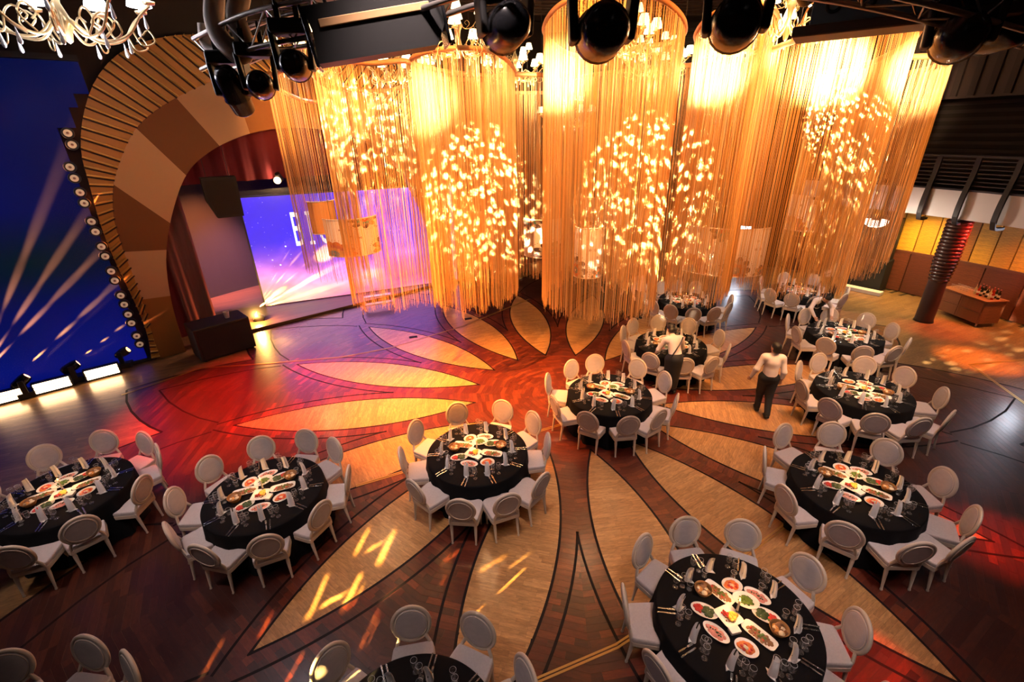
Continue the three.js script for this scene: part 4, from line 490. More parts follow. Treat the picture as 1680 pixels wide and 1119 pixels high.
// each: label, closed?, rail points [pixel x, pixel y, horizontal range], bottom height, pitch
const CURTAINS = [
  ['string curtain loop beside the stage screen lettering', true, [[437, 132, 13.0], [470, 114, 12.2], [520, 102, 12.1], [552, 122, 13], [540, 165, 14.6], [505, 166, 14.5], [460, 148, 13.8]], 2.75, 0.015],
  ['string curtain loop in front of the small metal stair', true, [[515, 113, 11.3], [550, 99, 10.9], [610, 104, 10.7], [665, 100, 11], [690, 121, 12], [640, 148, 13.2], [570, 147, 13.2], [530, 138, 12.4]], 2.22, 0.013],
  ['string curtain loop over the dark socket covers', true, [[674, 100, 11.2], [700, 85, 10.6], [760, 79, 10.4], [812, 86, 10.8], [840, 124, 12.2], [760, 121, 12.4], [705, 112, 12]], 2.12, 0.012],
  ['far string curtain loop behind the central ring', true, [[786, 134, 13.6], [830, 123, 13], [905, 125, 13], [912, 150, 15], [840, 152, 15.2], [790, 148, 14.6]], 2.22, 0.014],
  ['tall central string curtain ring of orange strands', true, [[893, 45, 10.8], [912, 14, 10.2], [958, -10, 9.7], [1020, -16, 9.6], [1085, -1, 9.8], [1122, 35, 10.5], [1112, 66, 11.4], [1050, 78, 12], [985, 90, 12.4], [940, 90, 12.2], [905, 70, 11.6]], 2.2, 0.012],
  ['narrow string curtain ring right of the tall central ring', true, [[1142, 58, 10.6], [1165, 28, 10], [1205, 9, 9.7], [1250, 5, 9.8], [1272, 20, 10.4], [1268, 45, 11.3], [1215, 62, 11.8], [1160, 78, 11.4]], 2.7, 0.011],
  ['long wavy string curtain along the tables under the curved banner', false, [[1264, 82, 10.7], [1320, 61, 10.2], [1370, 43, 10], [1430, 37, 10.2], [1505, 43, 10.8], [1492, 70, 11.6], [1440, 98, 12.4], [1395, 116, 13], [1340, 118, 13.2]], 3.0, 0.010],
  ['last string curtain panel beside the dark balcony', false, [[1392, 117, 13.2], [1450, 97, 12.6], [1505, 93, 12.2], [1558, 92, 12.1], [1540, 108, 13.4], [1490, 120, 13.8]], 2.65, 0.012],
  ['straight string curtain far behind the central ring', false, [[918, 132, 14.5], [1000, 119, 14], [1080, 112, 13.6], [1150, 105, 13.2], [1225, 98, 13]], 1.95, 0.012],
  ['short string curtain far behind the socket covers', false, [[690, 126, 13.5], [745, 130, 14.1], [800, 130, 14.4]], 2.1, 0.014],
];
CURTAINS.forEach(([label, closed, pts, low, pitch], ci) => {
  const P = pts.map(([x, y, d]) => atD(x, y, d)), curve = new THREE.CatmullRomCurve3(P, closed, 'centripetal'), len = curve.getLength(), n = Math.round(len / pitch * (ci === 0 ? 0.55 : ci === 1 ? 0.85 : 1.35)), o = thing('string_curtain', label, 'curtain');
  mesh('rail', new THREE.TubeGeometry(curve, Math.round(len * 8), 0.05, 8, closed), railMat, o);
  const im = new THREE.InstancedMesh(strandG, strandMat, n), M = new THREE.Matrix4(), q = new THREE.Quaternion(), c = new THREE.Color(); im.name = 'strands'; im.castShadow = im.receiveShadow = true; tag(im, null, null, null, 'stuff');
  for (let i = 0; i < n; i++) {
    const t = Math.min(0.9999, Math.max(0, (i + 0.9 * Math.sin(i * 0.71 + ci) + sr() * 2.2 - 1.1) / n + (closed ? 1 : 0))) % 1, p = curve.getPointAt(closed ? ((i + 1.6 * Math.sin(i * 0.37 + ci) + sr() * 1.6) / n + 1) % 1 : t), clump = Math.sin(i * 0.11 + ci * 2) * 0.12, bottom = low + clump * 0.6 + (sr() - 0.5) * 0.22 - (sr() < 0.06 ? 0.12 : 0) + (ci === 7 ? (t < 0.62 ? Math.max(0, t - 0.3) * 2.8 : Math.max(0, 0.9 - (t - 0.62) * 2.6)) : 0), r = 0.0024 + 0.0016 * sr();
    q.setFromEuler(new THREE.Euler((sr() - 0.5) * 0.006, sr() * 6, (sr() - 0.5) * 0.006));
    M.compose(p.clone().add(V3((sr() - 0.5) * 0.03, -0.03, (sr() - 0.5) * 0.03)), q, V3(r, p.y - 0.03 - bottom, r)); im.setMatrixAt(i, M);
    const tn = tones[Math.floor(sr() * 5)], k = 0.75 + 0.5 * sr(); im.setColorAt(i, c.setRGB(tn[0] * k, tn[1] * k, tn[2] * k));
  }
  o.add(im);
  for (const t of [0.1, 0.43, 0.77]) { const p = curve.getPointAt(t); mesh('hanging_wire', rod(p, V3(p.x, 10.1, p.z), 0.006, 5), iron, o); }
});
// ---------------------------------------------------------------- curved printed banners among the strings
const petal = (c, x, y, r, cols, n) => { for (const [k, col] of cols.entries()) { c.fillStyle = col; const R = r * (1 - k * 0.24); for (let i = 0; i < n; i++) { const a = i / n * 6.283 + k * 0.2; c.beginPath(); c.ellipse(x + Math.cos(a) * R * 0.6, y + Math.sin(a) * R * 0.6, R * 0.42, R * 0.24, a, 0, 7); c.fill(); } } c.fillStyle = cols[0]; for (let i = 0; i < 44; i++) { const a = i / 44 * 6.283; c.beginPath(); c.arc(x + Math.cos(a) * r * 1.14, y + Math.sin(a) * r * 1.14, r * 0.025, 0, 7); c.fill(); } };
const printTex = canvasTexture(1024, 512, (c, w, h) => { c.fillStyle = '#efe2da'; c.fillRect(0, 0, w, h); petal(c, 560, 440, 150, ['#4c3b36', '#a8978a', '#b5532a', '#3d6a73', '#e0b08a'], 9); petal(c, 120, 470, 170, ['#c9783c', '#b96a55', '#d39c62', '#7d8fa0', '#a03c2c'], 14); petal(c, 380, 20, 120, ['#4c3b36', '#8d7f78', '#2f7d78', '#c24a2b', '#d9c3a0'], 8); petal(c, 860, 500, 110, ['#5a4640', '#d98a58', '#2f6f7a', '#8a4a6a', '#e3c08f'], 10); petal(c, 1000, 60, 130, ['#cf7c44', '#d9a05b', '#b9573a', '#e8c79d', '#8e5a3a'], 16); const r = rng(3); for (let i = 0; i < 9; i++) petal(c, r() * w, 120 + r() * 200, 16, ['#8a6a62', '#b98a7a'], 5); });
const printMat = mat([0.95, 0.95, 0.95], 0.8, 0, { map: printTex }), orangeCloth = mat([0.75, 0.36, 0.12], 0.75);
function banner(x, y, d, w, h, arc, turn, m, label, u0 = 0, u1 = 1) {
  const r = w / (2 * Math.sin(Math.min(arc, Math.PI) / 2)), g = new THREE.CylinderGeometry(r, r, h, 30, 1, true, -arc / 2, arc), uv = g.attributes.uv; for (let i = 0; i < uv.count; i++) uv.setX(i, u0 + (u1 - u0) * uv.getX(i)); const inner = new THREE.CylinderGeometry(r - 0.01, r - 0.01, h, 30, 1, true, -arc / 2, arc), ui = inner.attributes.uv; for (let i = 0; i < ui.count; i++) ui.setX(i, u0 + (u1 - u0) * ui.getX(i));
  const p = atD(x, y, d), o = thing('hanging_banner', label, 'banner', p, turn), off = -r * (arc < 3.2 ? 1 : 0);
  mesh('cloth', merge([g, inner]).translate(0, 0, off), m, o);
  const rimPts = (yy) => { const a = []; for (let i = 0; i <= 20; i++) { const t = -arc / 2 + arc * i / 20; a.push([Math.sin(t) * r, yy, Math.cos(t) * r + off]); } return a; };
  mesh('top_hoop', tube(rimPts(h / 2), 0.016, 30, 6), mat([0.8, 0.7, 0.62], 0.5), o); mesh('bottom_hoop', tube(rimPts(-h / 2), 0.012, 30, 6), mat([0.7, 0.6, 0.5], 0.5), o);
  for (const t of [4, 10, 16]) { const q = rimPts(h / 2)[t]; mesh('wire', rod(V3(q[0], h / 2, q[2]), V3(q[0], 9.9 - p.y, q[2]), 0.004, 4), iron, o); }
}
banner(580, 391, 12.6, 1.35, 0.95, 2.3, 0.35, printMat, 'white curved banner with orange flower print beside the stage lettering', 0.05, 0.5);
banner(531, 358, 13.6, 0.7, 0.85, 2.6, 0.4, orangeCloth, 'small plain orange curved banner in front of the stage lettering');
banner(887, 393, 12.8, 1.05, 1.05, 2.2, -0.2, printMat, 'white curved banner with a teal flower behind the central string ring', 0.3, 0.62);
banner(965, 412, 12.2, 0.72, 1.3, 3.6, 0.1, printMat, 'tall narrow floral banner rolled nearly into a drum inside the central ring', 0.48, 0.98);
banner(1190, 416, 12.6, 1.95, 1.2, 1.7, -0.35, printMat, 'widest curved banner with big flowers above the laid table', 0, 0.85);
banner(795, 372, 14.4, 1.1, 0.9, 2.2, 0.2, orangeCloth, 'orange curved banner deep behind the strings over the socket covers');
banner(985, 350, 14.8, 1.3, 0.9, 2.0, -0.25, printMat, 'pale curved banner high behind the central ring', 0.55, 0.95);
banner(1335, 352, 14.6, 1.1, 0.9, 2.0, -0.4, printMat, 'pale curved banner behind the long wavy string curtain', 0.1, 0.5);
// ---------------------------------------------------------------- chandeliers
const gilt = mat([0.75, 0.55, 0.28], 0.3, 0.8), crystal = mat([0.85, 0.86, 0.9], 0.12, 0.5), shadeMat = mat([0.95, 0.85, 0.7], 0.7, 0, { emissive: 0xffe2b0, emissiveIntensity: 3.2 });
function makeChandelier(n = 9, R = 0.78) {
  const o = new THREE.Group(); o.userData = { base: 'chandelier', category: 'chandelier' };
  mesh('stem', lathe([[0, -0.35], [0.03, -0.33], [0.05, -0.25], [0.09, -0.18], [0.06, -0.1], [0.03, 0], [0.05, 0.12], [0.1, 0.2], [0.06, 0.28], [0.025, 0.36], [0.025, 0.62], [0, 0.62]], 16), gilt, o);
  const links = []; for (let k = 0; k < 10; k++) links.push(T(new THREE.TorusGeometry(0.035, 0.008, 5, 10), 0, 0.66 + k * 0.06, 0, 0, (k % 2) * Math.PI / 2)); mesh('chain', merge(links), gilt, o);
  const armG = merge([tube([[0.05, -0.12, 0], [0.25, -0.3, 0], [0.5, -0.26, 0], [0.68, -0.06, 0], [R, 0.02, 0]], 0.014, 20, 6), tube([[0.3, -0.29, 0], [0.42, -0.16, 0], [0.34, -0.06, 0], [0.25, -0.13, 0], [0.31, -0.19, 0]], 0.01, 18, 5), tube([[0.56, -0.2, 0], [0.62, -0.34, 0], [0.74, -0.3, 0], [0.7, -0.2, 0], [0.64, -0.25, 0]], 0.009, 18, 5)]), cup = lathe([[0, 0], [0.05, 0.01], [0.06, 0.035], [0.02, 0.03], [0.016, 0.1], [0, 0.1]], 12), shadeG = lathe([[0.12, 0.07], [0.07, 0.235], [0.065, 0.235], [0.114, 0.07], [0.12, 0.07]], 20), drop = lathe([[0, 0], [0.006, -0.02], [0.02, -0.12], [0.012, -0.14], [0, -0.145]], 8);
  for (let tier = 0; tier < 2; tier++) for (let k = 0; k < (tier ? 4 : n); k++) { const a = k / (tier ? 4 : n) * Math.PI * 2 + tier * 0.4, s = tier ? 0.55 : 1, arm = mesh('arm', armG, gilt, o); arm.rotation.y = a; arm.scale.setScalar(s); arm.position.y = tier ? 0.32 : 0; const c = mesh('candle_cup', cup, gilt, arm); c.position.set(R, 0.02, 0); const h = mesh('lamp_shade', shadeG, shadeMat, arm); h.position.set(R, 0.03, 0); if (tier) h.scale.setScalar(1.5); const d = mesh('crystal_drop', drop, crystal, arm); d.position.set(R * 0.9, -0.05, 0); const d2 = mesh('crystal_drop', drop, crystal, arm); d2.position.set(0.5, -0.28, 0); }
  return o;
}
const chand = makeChandelier();
[[752, 62, 10.8, 'chandelier right of the black blinder box', 34], [655, 112, 13.6, 'chandelier low behind the socket-cover strings', 26], [845, 112, 14.2, 'chandelier left of the tall central ring', 26], [1010, 62, 11.2, 'chandelier inside the tall central ring', 34], [1075, 100, 13.6, 'chandelier behind the right rim of the central ring', 26], [1295, 28, 10.6, 'chandelier above the long wavy string curtain', 34], [930, 190, 15.5, 'added chandelier standing for a ghost reflection in the central strings', 26], [1215, 62, 12.4, 'chandelier inside the narrow string ring', 26], [500, 92, 12.6, 'chandelier behind the moving light at the arch top', 26]].forEach(([x, y, d, label, power]) => { const p = atD(x, y, d), c = copy(chand, p, x * 0.01, label, 'chandeliers among the strings'), l = new THREE.PointLight(new THREE.Color().setRGB(1, 0.66, 0.34), power * CH); l.position.set(0, -0.55, 0); l.castShadow = true; l.shadow.radius = 12; l.name = 'glow'; c.add(l); });  // the low one is added in place of a ghost reflection
{ const c = copy(chand, atD(92, 4, 8.2), 0.4, 'glaring white chandelier over the blue LED wall'), white = mat([0.95, 0.95, 1], 0.6, 0, { emissive: 0xf4f4ff, emissiveIntensity: 6 }); c.scale.setScalar(1.15); c.traverse((m) => { if (m.name === 'lamp_shade') m.material = white; }); const l = new THREE.PointLight(0xf4f0ff, 22 * CH); l.position.set(0, -0.5, 0); l.castShadow = true; l.shadow.radius = 12; l.name = 'glow'; c.add(l); }
// ---------------------------------------------------------------- truss ring and its lights
const alu = mat([0.5, 0.46, 0.43], 0.32, 0.85);
function truss(pts, label, ydrop = 0.3) {
  const curve = new THREE.CatmullRomCurve3(pts), o = thing('lighting_truss', label, 'truss'), L = curve.getLength(), n = Math.round(L / 0.32), w = 0.15, chord = [[], [], [], []];
  for (let i = 0; i <= n; i++) { const p = curve.getPointAt(i / n), t = curve.getTangentAt(i / n), s = new THREE.Vector3().crossVectors(t, V3(0, 1, 0)).normalize(); [[1, 1], [-1, 1], [-1, -1], [1, -1]].forEach(([a, b], k) => chord[k].push(p.clone().addScaledVector(s, a * w).add(V3(0, b * w, 0)))); }
  for (const c of chord) mesh('chord', new THREE.TubeGeometry(new THREE.CatmullRomCurve3(c), n * 2, 0.025, 8), alu, o);
  for (let i = 0; i < n; i++) for (let k = 0; k < 4; k++) { const f = (i + k) % 2; mesh('brace', rod(chord[k][i + (f ? 1 : 0)], chord[(k + 1) % 4][i + (f ? 0 : 1)], 0.009, 5), alu, o); }
  return { o, curve };
}
truss([atD(345, 92, 7.2), atD(430, 55, 6.4), atD(540, 32, 5.7), atD(660, 2, 5.1), atD(800, -45, 4.6), atD(985, -75, 4.4), atD(1200, -70, 4.7), atD(1420, -40, 5.4), atD(1600, 5, 6.3), atD(1720, 40, 7)], 'curved aluminium lighting truss sweeping over the hall');
{ // scaffold wraps and hoses on the truss end
  const o = thing('cable_loom', 'thick grey driftwood-like cable loom wrapped round the truss end beside the arch', 'cable'), m = mat([0.5, 0.41, 0.33], 0.7), p = (x, y, d) => atD(x, y, d);
  mesh('thick_hose', tube([p(352, -8, 6.9), p(352, 35, 6.8), p(362, 62, 6.7), p(395, 92, 6.6), p(402, 72, 6.6), p(388, 30, 6.6), p(395, -8, 6.7)], 0.1, 40, 10), m, o); mesh('thin_hose', tube([p(336, 40, 7.1), p(340, 72, 7.1), p(358, 84, 7), p(382, 82, 6.8), p(400, 94, 6.7)], 0.075, 30, 8), m, o); mesh('coil', tube([p(372, 92, 6.9), p(356, 108, 6.9), p(360, 128, 6.9), p(378, 136, 6.8), p(392, 120, 6.8)], 0.03, 24, 6), mat([0.12, 0.06, 0.06], 0.5), o);
}
function movingHead(x, y, d, aim, label, lit, size = 1, group = 'moving head lights') {
  const p = atD(x, y, d), o = thing('moving_light', label, 'stage light', p, 0, group), dir = aim.clone().sub(p).normalize();
  o.rotation.y = Math.atan2(dir.x, dir.z); const tilt = Math.atan2(dir.y, Math.hypot(dir.x, dir.z)); o.scale.setScalar(size);
  mesh('base', rbox(0.36, 0.13, 0.28, 0.03, 0, 0.33, 0), black, o); mesh('clamp', merge([box(0.05, 0.12, 0.05, -0.09, 0.47, 0), box(0.05, 0.12, 0.05, 0.09, 0.47, 0), T(new THREE.TorusGeometry(0.045, 0.014, 6, 14), -0.09, 0.55, 0, 0, Math.PI / 2), T(new THREE.TorusGeometry(0.045, 0.014, 6, 14), 0.09, 0.55, 0, 0, Math.PI / 2)]), iron, o);
  for (const s of [-1, 1]) mesh('yoke_arm', rbox(0.05, 0.36, 0.19, 0.022, s * 0.168, 0.13, 0, 0, 0, -s * 0.06), black, o);
  const rx = -tilt, R = (g) => g.applyMatrix4(new THREE.Matrix4().makeRotationX(rx)); // local +z turned to the aim
  mesh('head', R(lathe([[0, -0.27], [0.09, -0.26], [0.13, -0.19], [0.142, -0.02], [0.14, 0.06], [0.15, 0.075], [0.135, 0.09], [0.12, 0.24], [0.1, 0.26], [0.085, 0.25], [0.085, 0.22], [0, 0.22]], 20).rotateX(Math.PI / 2)), blackGloss, o);
  mesh('lens', R(T(cyl(0.084, 0.084, 0.012, 20, 0, 0, 0.226, Math.PI / 2))), lit ? mat([0.9, 0.85, 0.75], 0.2, 0, { emissive: new THREE.Color().setRGB(...lit.color), emissiveIntensity: lit.glow ?? 3 }) : mat([0.03, 0.03, 0.04], 0.1), o);
  mesh('status_lamp', box(0.02, 0.012, 0.004, 0.06, 0.36, 0.132), mat([0.3, 0.01, 0.01], 0.4, 0, { emissive: 0xff2010, emissiveIntensity: 1.5 }), o); mesh('status_lamp', box(0.02, 0.012, 0.004, -0.06, 0.36, -0.132), mat([0.3, 0.01, 0.01], 0.4, 0, { emissive: 0xff2010, emissiveIntensity: 1.5 }), o);
  if (lit) spot(null, p.clone().addScaledVector(dir, 0.27 * size), aim, lit.color, lit.power, lit.angle, lit.soft ?? 0.6, lit.radius ?? 2);
  return o;
}
const warm = [1, 0.44, 0.12], gold = [1, 0.72, 0.42];
movingHead(486, 108, 5.9, atD(560, 160, 11), 'moving light pointing down at the left curtain loop', { color: warm, power: 420 * K, angle: 0.17, soft: 1 });
movingHead(428, 140, 6.5, atD(470, 190, 12.6), 'moving light with a white lens facing the room beside the arch', { color: warm, power: 420 * K, angle: 0.17, soft: 1, glow: 4 });
movingHead(385, 150, 6.8, V3(-3.5, 0, -11), 'moving light with coloured stripes hanging beside the cable loom', { color: [1, 0.2, 0.05], power: 520 * K, angle: 0.42, glow: 2, soft: 1 });
movingHead(828, 48, 4.75, atD(695, 170, 11.2), 'moving light left of the central ring, aimed into the strings', { color: gold, power: 1300 * K, angle: 0.13, soft: 1 }, 1.25);
movingHead(986, 55, 4.45, atD(916, 130, 11), 'moving light hanging in front of the tall central ring', { color: gold, power: 1900 * K, angle: 0.13, soft: 1 }, 1.4);
movingHead(1206, 40, 4.75, atD(1172, 120, 10.8), 'moving light hanging before the narrow string ring', { color: gold, power: 2000 * K, angle: 0.14, soft: 1 }, 1.35);
movingHead(1572, 62, 6.4, atD(1510, 120, 11.6), 'moving light at the dark end of the truss by the balcony', { color: gold, power: 1300 * K, angle: 0.15, soft: 1 }, 1.4);
movingHead(1634, 50, 6.9, atD(1345, 120, 10.6), 'moving light nearest the dark soffit band', { color: gold, power: 1700 * K, angle: 0.2, soft: 1 }, 1.35);
// wash lights out of sight on the truss
for (const [x, y, z, ax, ay, w, a, side] of [[6.9, 9.7, -6.0, 1400, 250, 380, 0.6, 'soffit band'], [4.0, 9.7, -6.6, 1150, 260, 360, 0.6, 'narrow string ring'], [1.2, 9.7, -7.2, 930, 280, 330, 0.6, 'central string ring'], [-1.4, 9.7, -7.6, 740, 290, 330, 0.55, 'socket covers'], [-3.8, 9.7, -8.0, 560, 280, 330, 0.5, 'cable loom']]) effect(x, y, z, atD(ax, ay, 10.8), warm, w * K, a, 'amber wash light under the ceiling towards the ' + side, 1, 5);
const washes = [[-7.4, 8.6, -3.5, -7, -6, 0.7], [-4, 8.8, -2.6, -4.1, -5.8, 0.75], [-0.6, 9, -3.6, -0.7, -6.6], [2.4, 9, -1.2, 2.6, -3.8], [5.6, 9, -3, 5.4, -5.8], [2.5, 9.2, -6.2, 2.2, -8.8], [7.9, 9, -6, 7.6, -8.8], [4.6, 9.2, -8.6, 4.4, -11.2], [9.4, 9, -9.2, 9.2, -11.6], [6.6, 9.2, -12, 6.4, -14.6], [10.6, 9, -13, 10.2, -15.2], [-2.5, 9, -0.8, -1.5, -2.6, 0.5]];
for (const [wi, [x, y, z, tx, tz, dim = 1]] of washes.entries()) { const a = V3(tx, 0.8, tz), p = V3(x, y, z), d = a.clone().sub(p).normalize(), o = thing('par_can', 'black par can on the ceiling above ' + TABLES.find((t) => t[0] === 'cbaefdghkijl'[wi])[4], 'stage light', p, Math.atan2(d.x, d.z), 'ceiling par cans'), t = -Math.atan2(d.y, Math.hypot(d.x, d.z)); mesh('can', lathe([[0, -0.2], [0.1, -0.2], [0.12, 0.15], [0.11, 0.15], [0.1, -0.1], [0, -0.1]], 18).rotateX(Math.PI / 2).applyMatrix4(new THREE.Matrix4().makeRotationX(t)), black, o); mesh('lens', cyl(0.1, 0.1, 0.02, 18, 0, 0, 0.1, Math.PI / 2).applyMatrix4(new THREE.Matrix4().makeRotationX(t)), mat([0.9, 0.85, 0.85], 0.3, 0, { emissive: 0xffeee6, emissiveIntensity: 3 }), o); mesh('bracket', rod(V3(0, 0, 0), V3(0, 10 - y, 0), 0.015), iron, o); spot(null, p.clone().addScaledVector(d, 0.2), a, [1, 0.78, 0.73], 150 * dim * WASH, 0.42, 0.9, 6); }
// coloured effect lights on short ceiling drops
function effect(x, y, z, aim, color, power, angle, label, soft = 0.6, radius = 1) { const p = V3(x, y, z), d = aim.clone().sub(p).normalize(), o = thing('effect_light', label, 'stage light', p, Math.atan2(d.x, d.z)), t = -Math.atan2(d.y, Math.hypot(d.x, d.z)); mesh('can', lathe([[0, -0.18], [0.09, -0.18], [0.11, 0.12], [0.1, 0.12], [0, 0.08]], 16).rotateX(Math.PI / 2).applyMatrix4(new THREE.Matrix4().makeRotationX(t)), black, o); mesh('lens', cyl(0.09, 0.09, 0.015, 16, 0, 0, 0.12, Math.PI / 2).applyMatrix4(new THREE.Matrix4().makeRotationX(t)), mat([0.5, 0.5, 0.5], 0.3, 0, { emissive: new THREE.Color().setRGB(...color), emissiveIntensity: 3 }), o); mesh('yoke', rod(V3(0, 0.1, 0), V3(0, Math.max(0.2, 10.1 - y), 0), 0.015), iron, o); spot(null, p.clone().addScaledVector(d, 0.2), aim, color, power, angle, soft, radius); return o; }
effect(-8, 9.2, -9, V3(-6.4, 0, -9.9), [1, 0.035, 0.012], 2400 * FX, 0.38, 'red effect light over the rosette edge by the stage', 1);
effect(-3, 9.3, -8, V3(-1.3, 0, -10), [1, 0.33, 0.06], 2300 * FX, 0.42, 'orange effect light over the rosette heart', 1);
effect(-5, 9.3, -13, atY(560, 545), [0.2, 0.32, 1], 260 * FX, 0.16, 'added blue light making the reflected floor glow before the stage');  // added lamp, lays the blue glow of reflection and haze on the floor
effect(12, 9.2, -9, atY(1605, 590), [1, 0.24, 0.02], 1500 * FX, 0.12, 'orange effect light over the open floor by the column');
effect(11, 9.2, -4, atY(1640, 890), [1, 0.03, 0.01], 900 * FX, 0.1, 'red effect light over the dark planks');
effect(6.5, 9.2, -1.5, atY(1425, 1095), [1, 0.03, 0.01], 800 * FX, 0.07, 'red effect light over the table with the gold strip');
// red lamp under the balcony beside the column, white sconces mirrored in the polished boards
{ const p = V3(14.25, 3.28, -13.05), o = thing('red_lamp', 'small red lamp under the balcony beside the ringed column', 'lamp', p); mesh('can', cyl(0.06, 0.09, 0.14, 14, 0, 0.05, 0), black, o); mesh('lens', cyl(0.08, 0.08, 0.012, 14, 0, -0.025, 0), mat([0.6, 0.1, 0.05], 0.3, 0, { emissive: 0xff2a10, emissiveIntensity: 4 }), o); spot(null, p.clone().add(V3(-0.03, -0.06, -0.04)), V3(13.68, 2.75, -13.75), [1, 0.05, 0.02], 60 * FX, 0.6, 0.6, 1); spot(null, p.clone().add(V3(0.03, -0.06, 0.04)), V3(13.6, 0, -13.3), [1, 0.07, 0.02], 60 * FX, 0.4, 0.6, 1); }
for (const [x, y, z, t, label, w] of [[15.75, 2.75, -12.1, -1.35, 'white wall sconce below the balcony past the drinks cabinet', 46], [10.9, 1.65, -21.3, -0.45, 'white wall sconce behind the painted banner', 40]]) { const o = thing('wall_sconce', label, 'lamp', V3(x, y, z), t); mesh('backplate', rbox(0.5, 0.34, 0.06, 0.015, 0, 0, -0.05), iron, o); mesh('lamp_panel', rbox(0.44, 0.28, 0.03, 0.01, 0, 0, 0), mat([0.9, 0.9, 0.95], 0.3, 0, { emissive: 0xeef2ff, emissiveIntensity: 8 }), o); const l = new THREE.RectAreaLight(0xe8eeff, w, 0.44, 0.28); l.position.set(0, 0, 0.03); l.rotation.y = Math.PI; l.name = 'sconce_light'; o.add(l); }
// slotted gobos on the rear balcony: yellow streaks on the near floor
function slotGobo(pos, label, aimPx, segs, power, stand) {
  const o = thing('gobo_light', label, 'stage light', pos), aim = atY(...aimPx), dir = aim.clone().sub(pos).normalize(), src = pos.clone().addScaledVector(dir, 0.3), q = new THREE.Quaternion().setFromUnitVectors(V3(0, 0, 1), dir), inv = q.clone().invert(), D = 0.06;
  mesh('head', lathe([[0, -0.22], [0.1, -0.2], [0.13, 0], [0.1, 0.2], [0.08, 0.22], [0, 0.2]], 18).rotateX(Math.PI / 2).applyQuaternion(q), blackGloss, o); mesh('stand', rod(V3(0, -0.1, 0), V3(0, -stand, 0), 0.03), iron, o);
  const to = (p) => { const v = p.clone().sub(src).applyQuaternion(inv); return new THREE.Vector2(v.x / v.z * D, v.y / v.z * D); }; let R = 0.004, holes = [];
  for (const [x0, y0, x1, y1, w] of segs) { const A = to(atY(x0, y0)), B = to(atY(x1, y1)), n = new THREE.Vector2(-(B.y - A.y), B.x - A.x).normalize().multiplyScalar(w * 0.5 * D / 10); holes.push([A.clone().add(n), B.clone().add(n.clone().multiplyScalar(0.7)), B.clone().sub(n.clone().multiplyScalar(0.7)), A.clone().sub(n)]); R = Math.max(R, A.length() + 0.004, B.length() + 0.004); }
  const sh = new THREE.Shape(); sh.absarc(0, 0, R, 0, Math.PI * 2, false); for (const h of holes) sh.holes.push(new THREE.Path(h));
  const plate = mesh('gobo_disc', new THREE.ExtrudeGeometry(sh, { depth: 0.0004, bevelEnabled: false, curveSegments: 12 }), black, o); plate.quaternion.copy(q); plate.position.copy(src.clone().addScaledVector(dir, D).sub(pos));
  const l = spot(null, src, aim, [1, 0.66, 0.2], power, Math.atan(R / D) * 0.98, 0.05, 0.012); l.shadow.camera.near = 0.01;
}
slotGobo(V3(-3.7, 4.2, 4.3), 'moving light on the rear balcony throwing yellow streaks on the planks', [560, 975], [[505, 1012, 534, 947, 0.1], [512, 1000, 530, 958, 0.04], [561, 1004, 592, 943, 0.09], [574, 1000, 596, 962, 0.03], [622, 924, 646, 872, 0.1], [583, 908, 605, 868, 0.06], [591, 1064, 622, 998, 0.04], [716, 992, 732, 945, 0.06], [606, 1058, 622, 1012, 0.03], [470, 1120, 497, 1072, 0.05], [330, 1112, 364, 1052, 0.05], [425, 1045, 446, 1005, 0.04], [655, 960, 668, 930, 0.03]], 2600 * GB, 4.2);
slotGobo(V3(-7.6, 3.5, 1.6), 'moving light on the side balcony throwing slanting yellow streaks', [720, 970], [[731, 1040, 789, 994, 0.08], [815, 969, 858, 937, 0.09], [727, 922, 752, 904, 0.06], [602, 903, 626, 891, 0.06], [528, 993, 566, 974, 0.07], [840, 930, 870, 908, 0.03], [625, 985, 662, 958, 0.05], [790, 935, 830, 912, 0.03], [225, 1095, 252, 1083, 0.05]], 2600 * GB, 3.5);
// warm downlights under the balcony
for (const [r, deg, c, w, near] of [[14.3, 26, [1, 0.66, 0.2], 75, 'between the ringed column and the speaker stack'], [14.4, 12, [1, 0.35, 0.1], 55, 'past the drinks cabinet'], [14.3, 33, [1, 0.6, 0.25], 35, 'over the speaker stack']]) { const p = V3(ROSETTE.x + r * Math.cos(deg * D2R), 3.36, ROSETTE.z - r * Math.sin(deg * D2R)), o = thing('downlight', 'round downlight under the balcony ' + near, 'lamp', p, 0, 'balcony downlights'); mesh('rim', T(new THREE.TorusGeometry(0.08, 0.014, 8, 20), 0, 0, 0, Math.PI / 2), iron, o); mesh('lens', cyl(0.075, 0.075, 0.01, 18, 0, 0.0, 0), mat([0.9, 0.8, 0.6], 0.3, 0, { emissive: new THREE.Color().setRGB(...c), emissiveIntensity: 4 }), o); spot(null, p.clone().add(V3(0, -0.03, 0)), V3(p.x + 0.5 * Math.cos(deg * D2R), 0, p.z - 0.5 * Math.sin(deg * D2R)), c, w * FX, 1.15, 0.8, 4); }
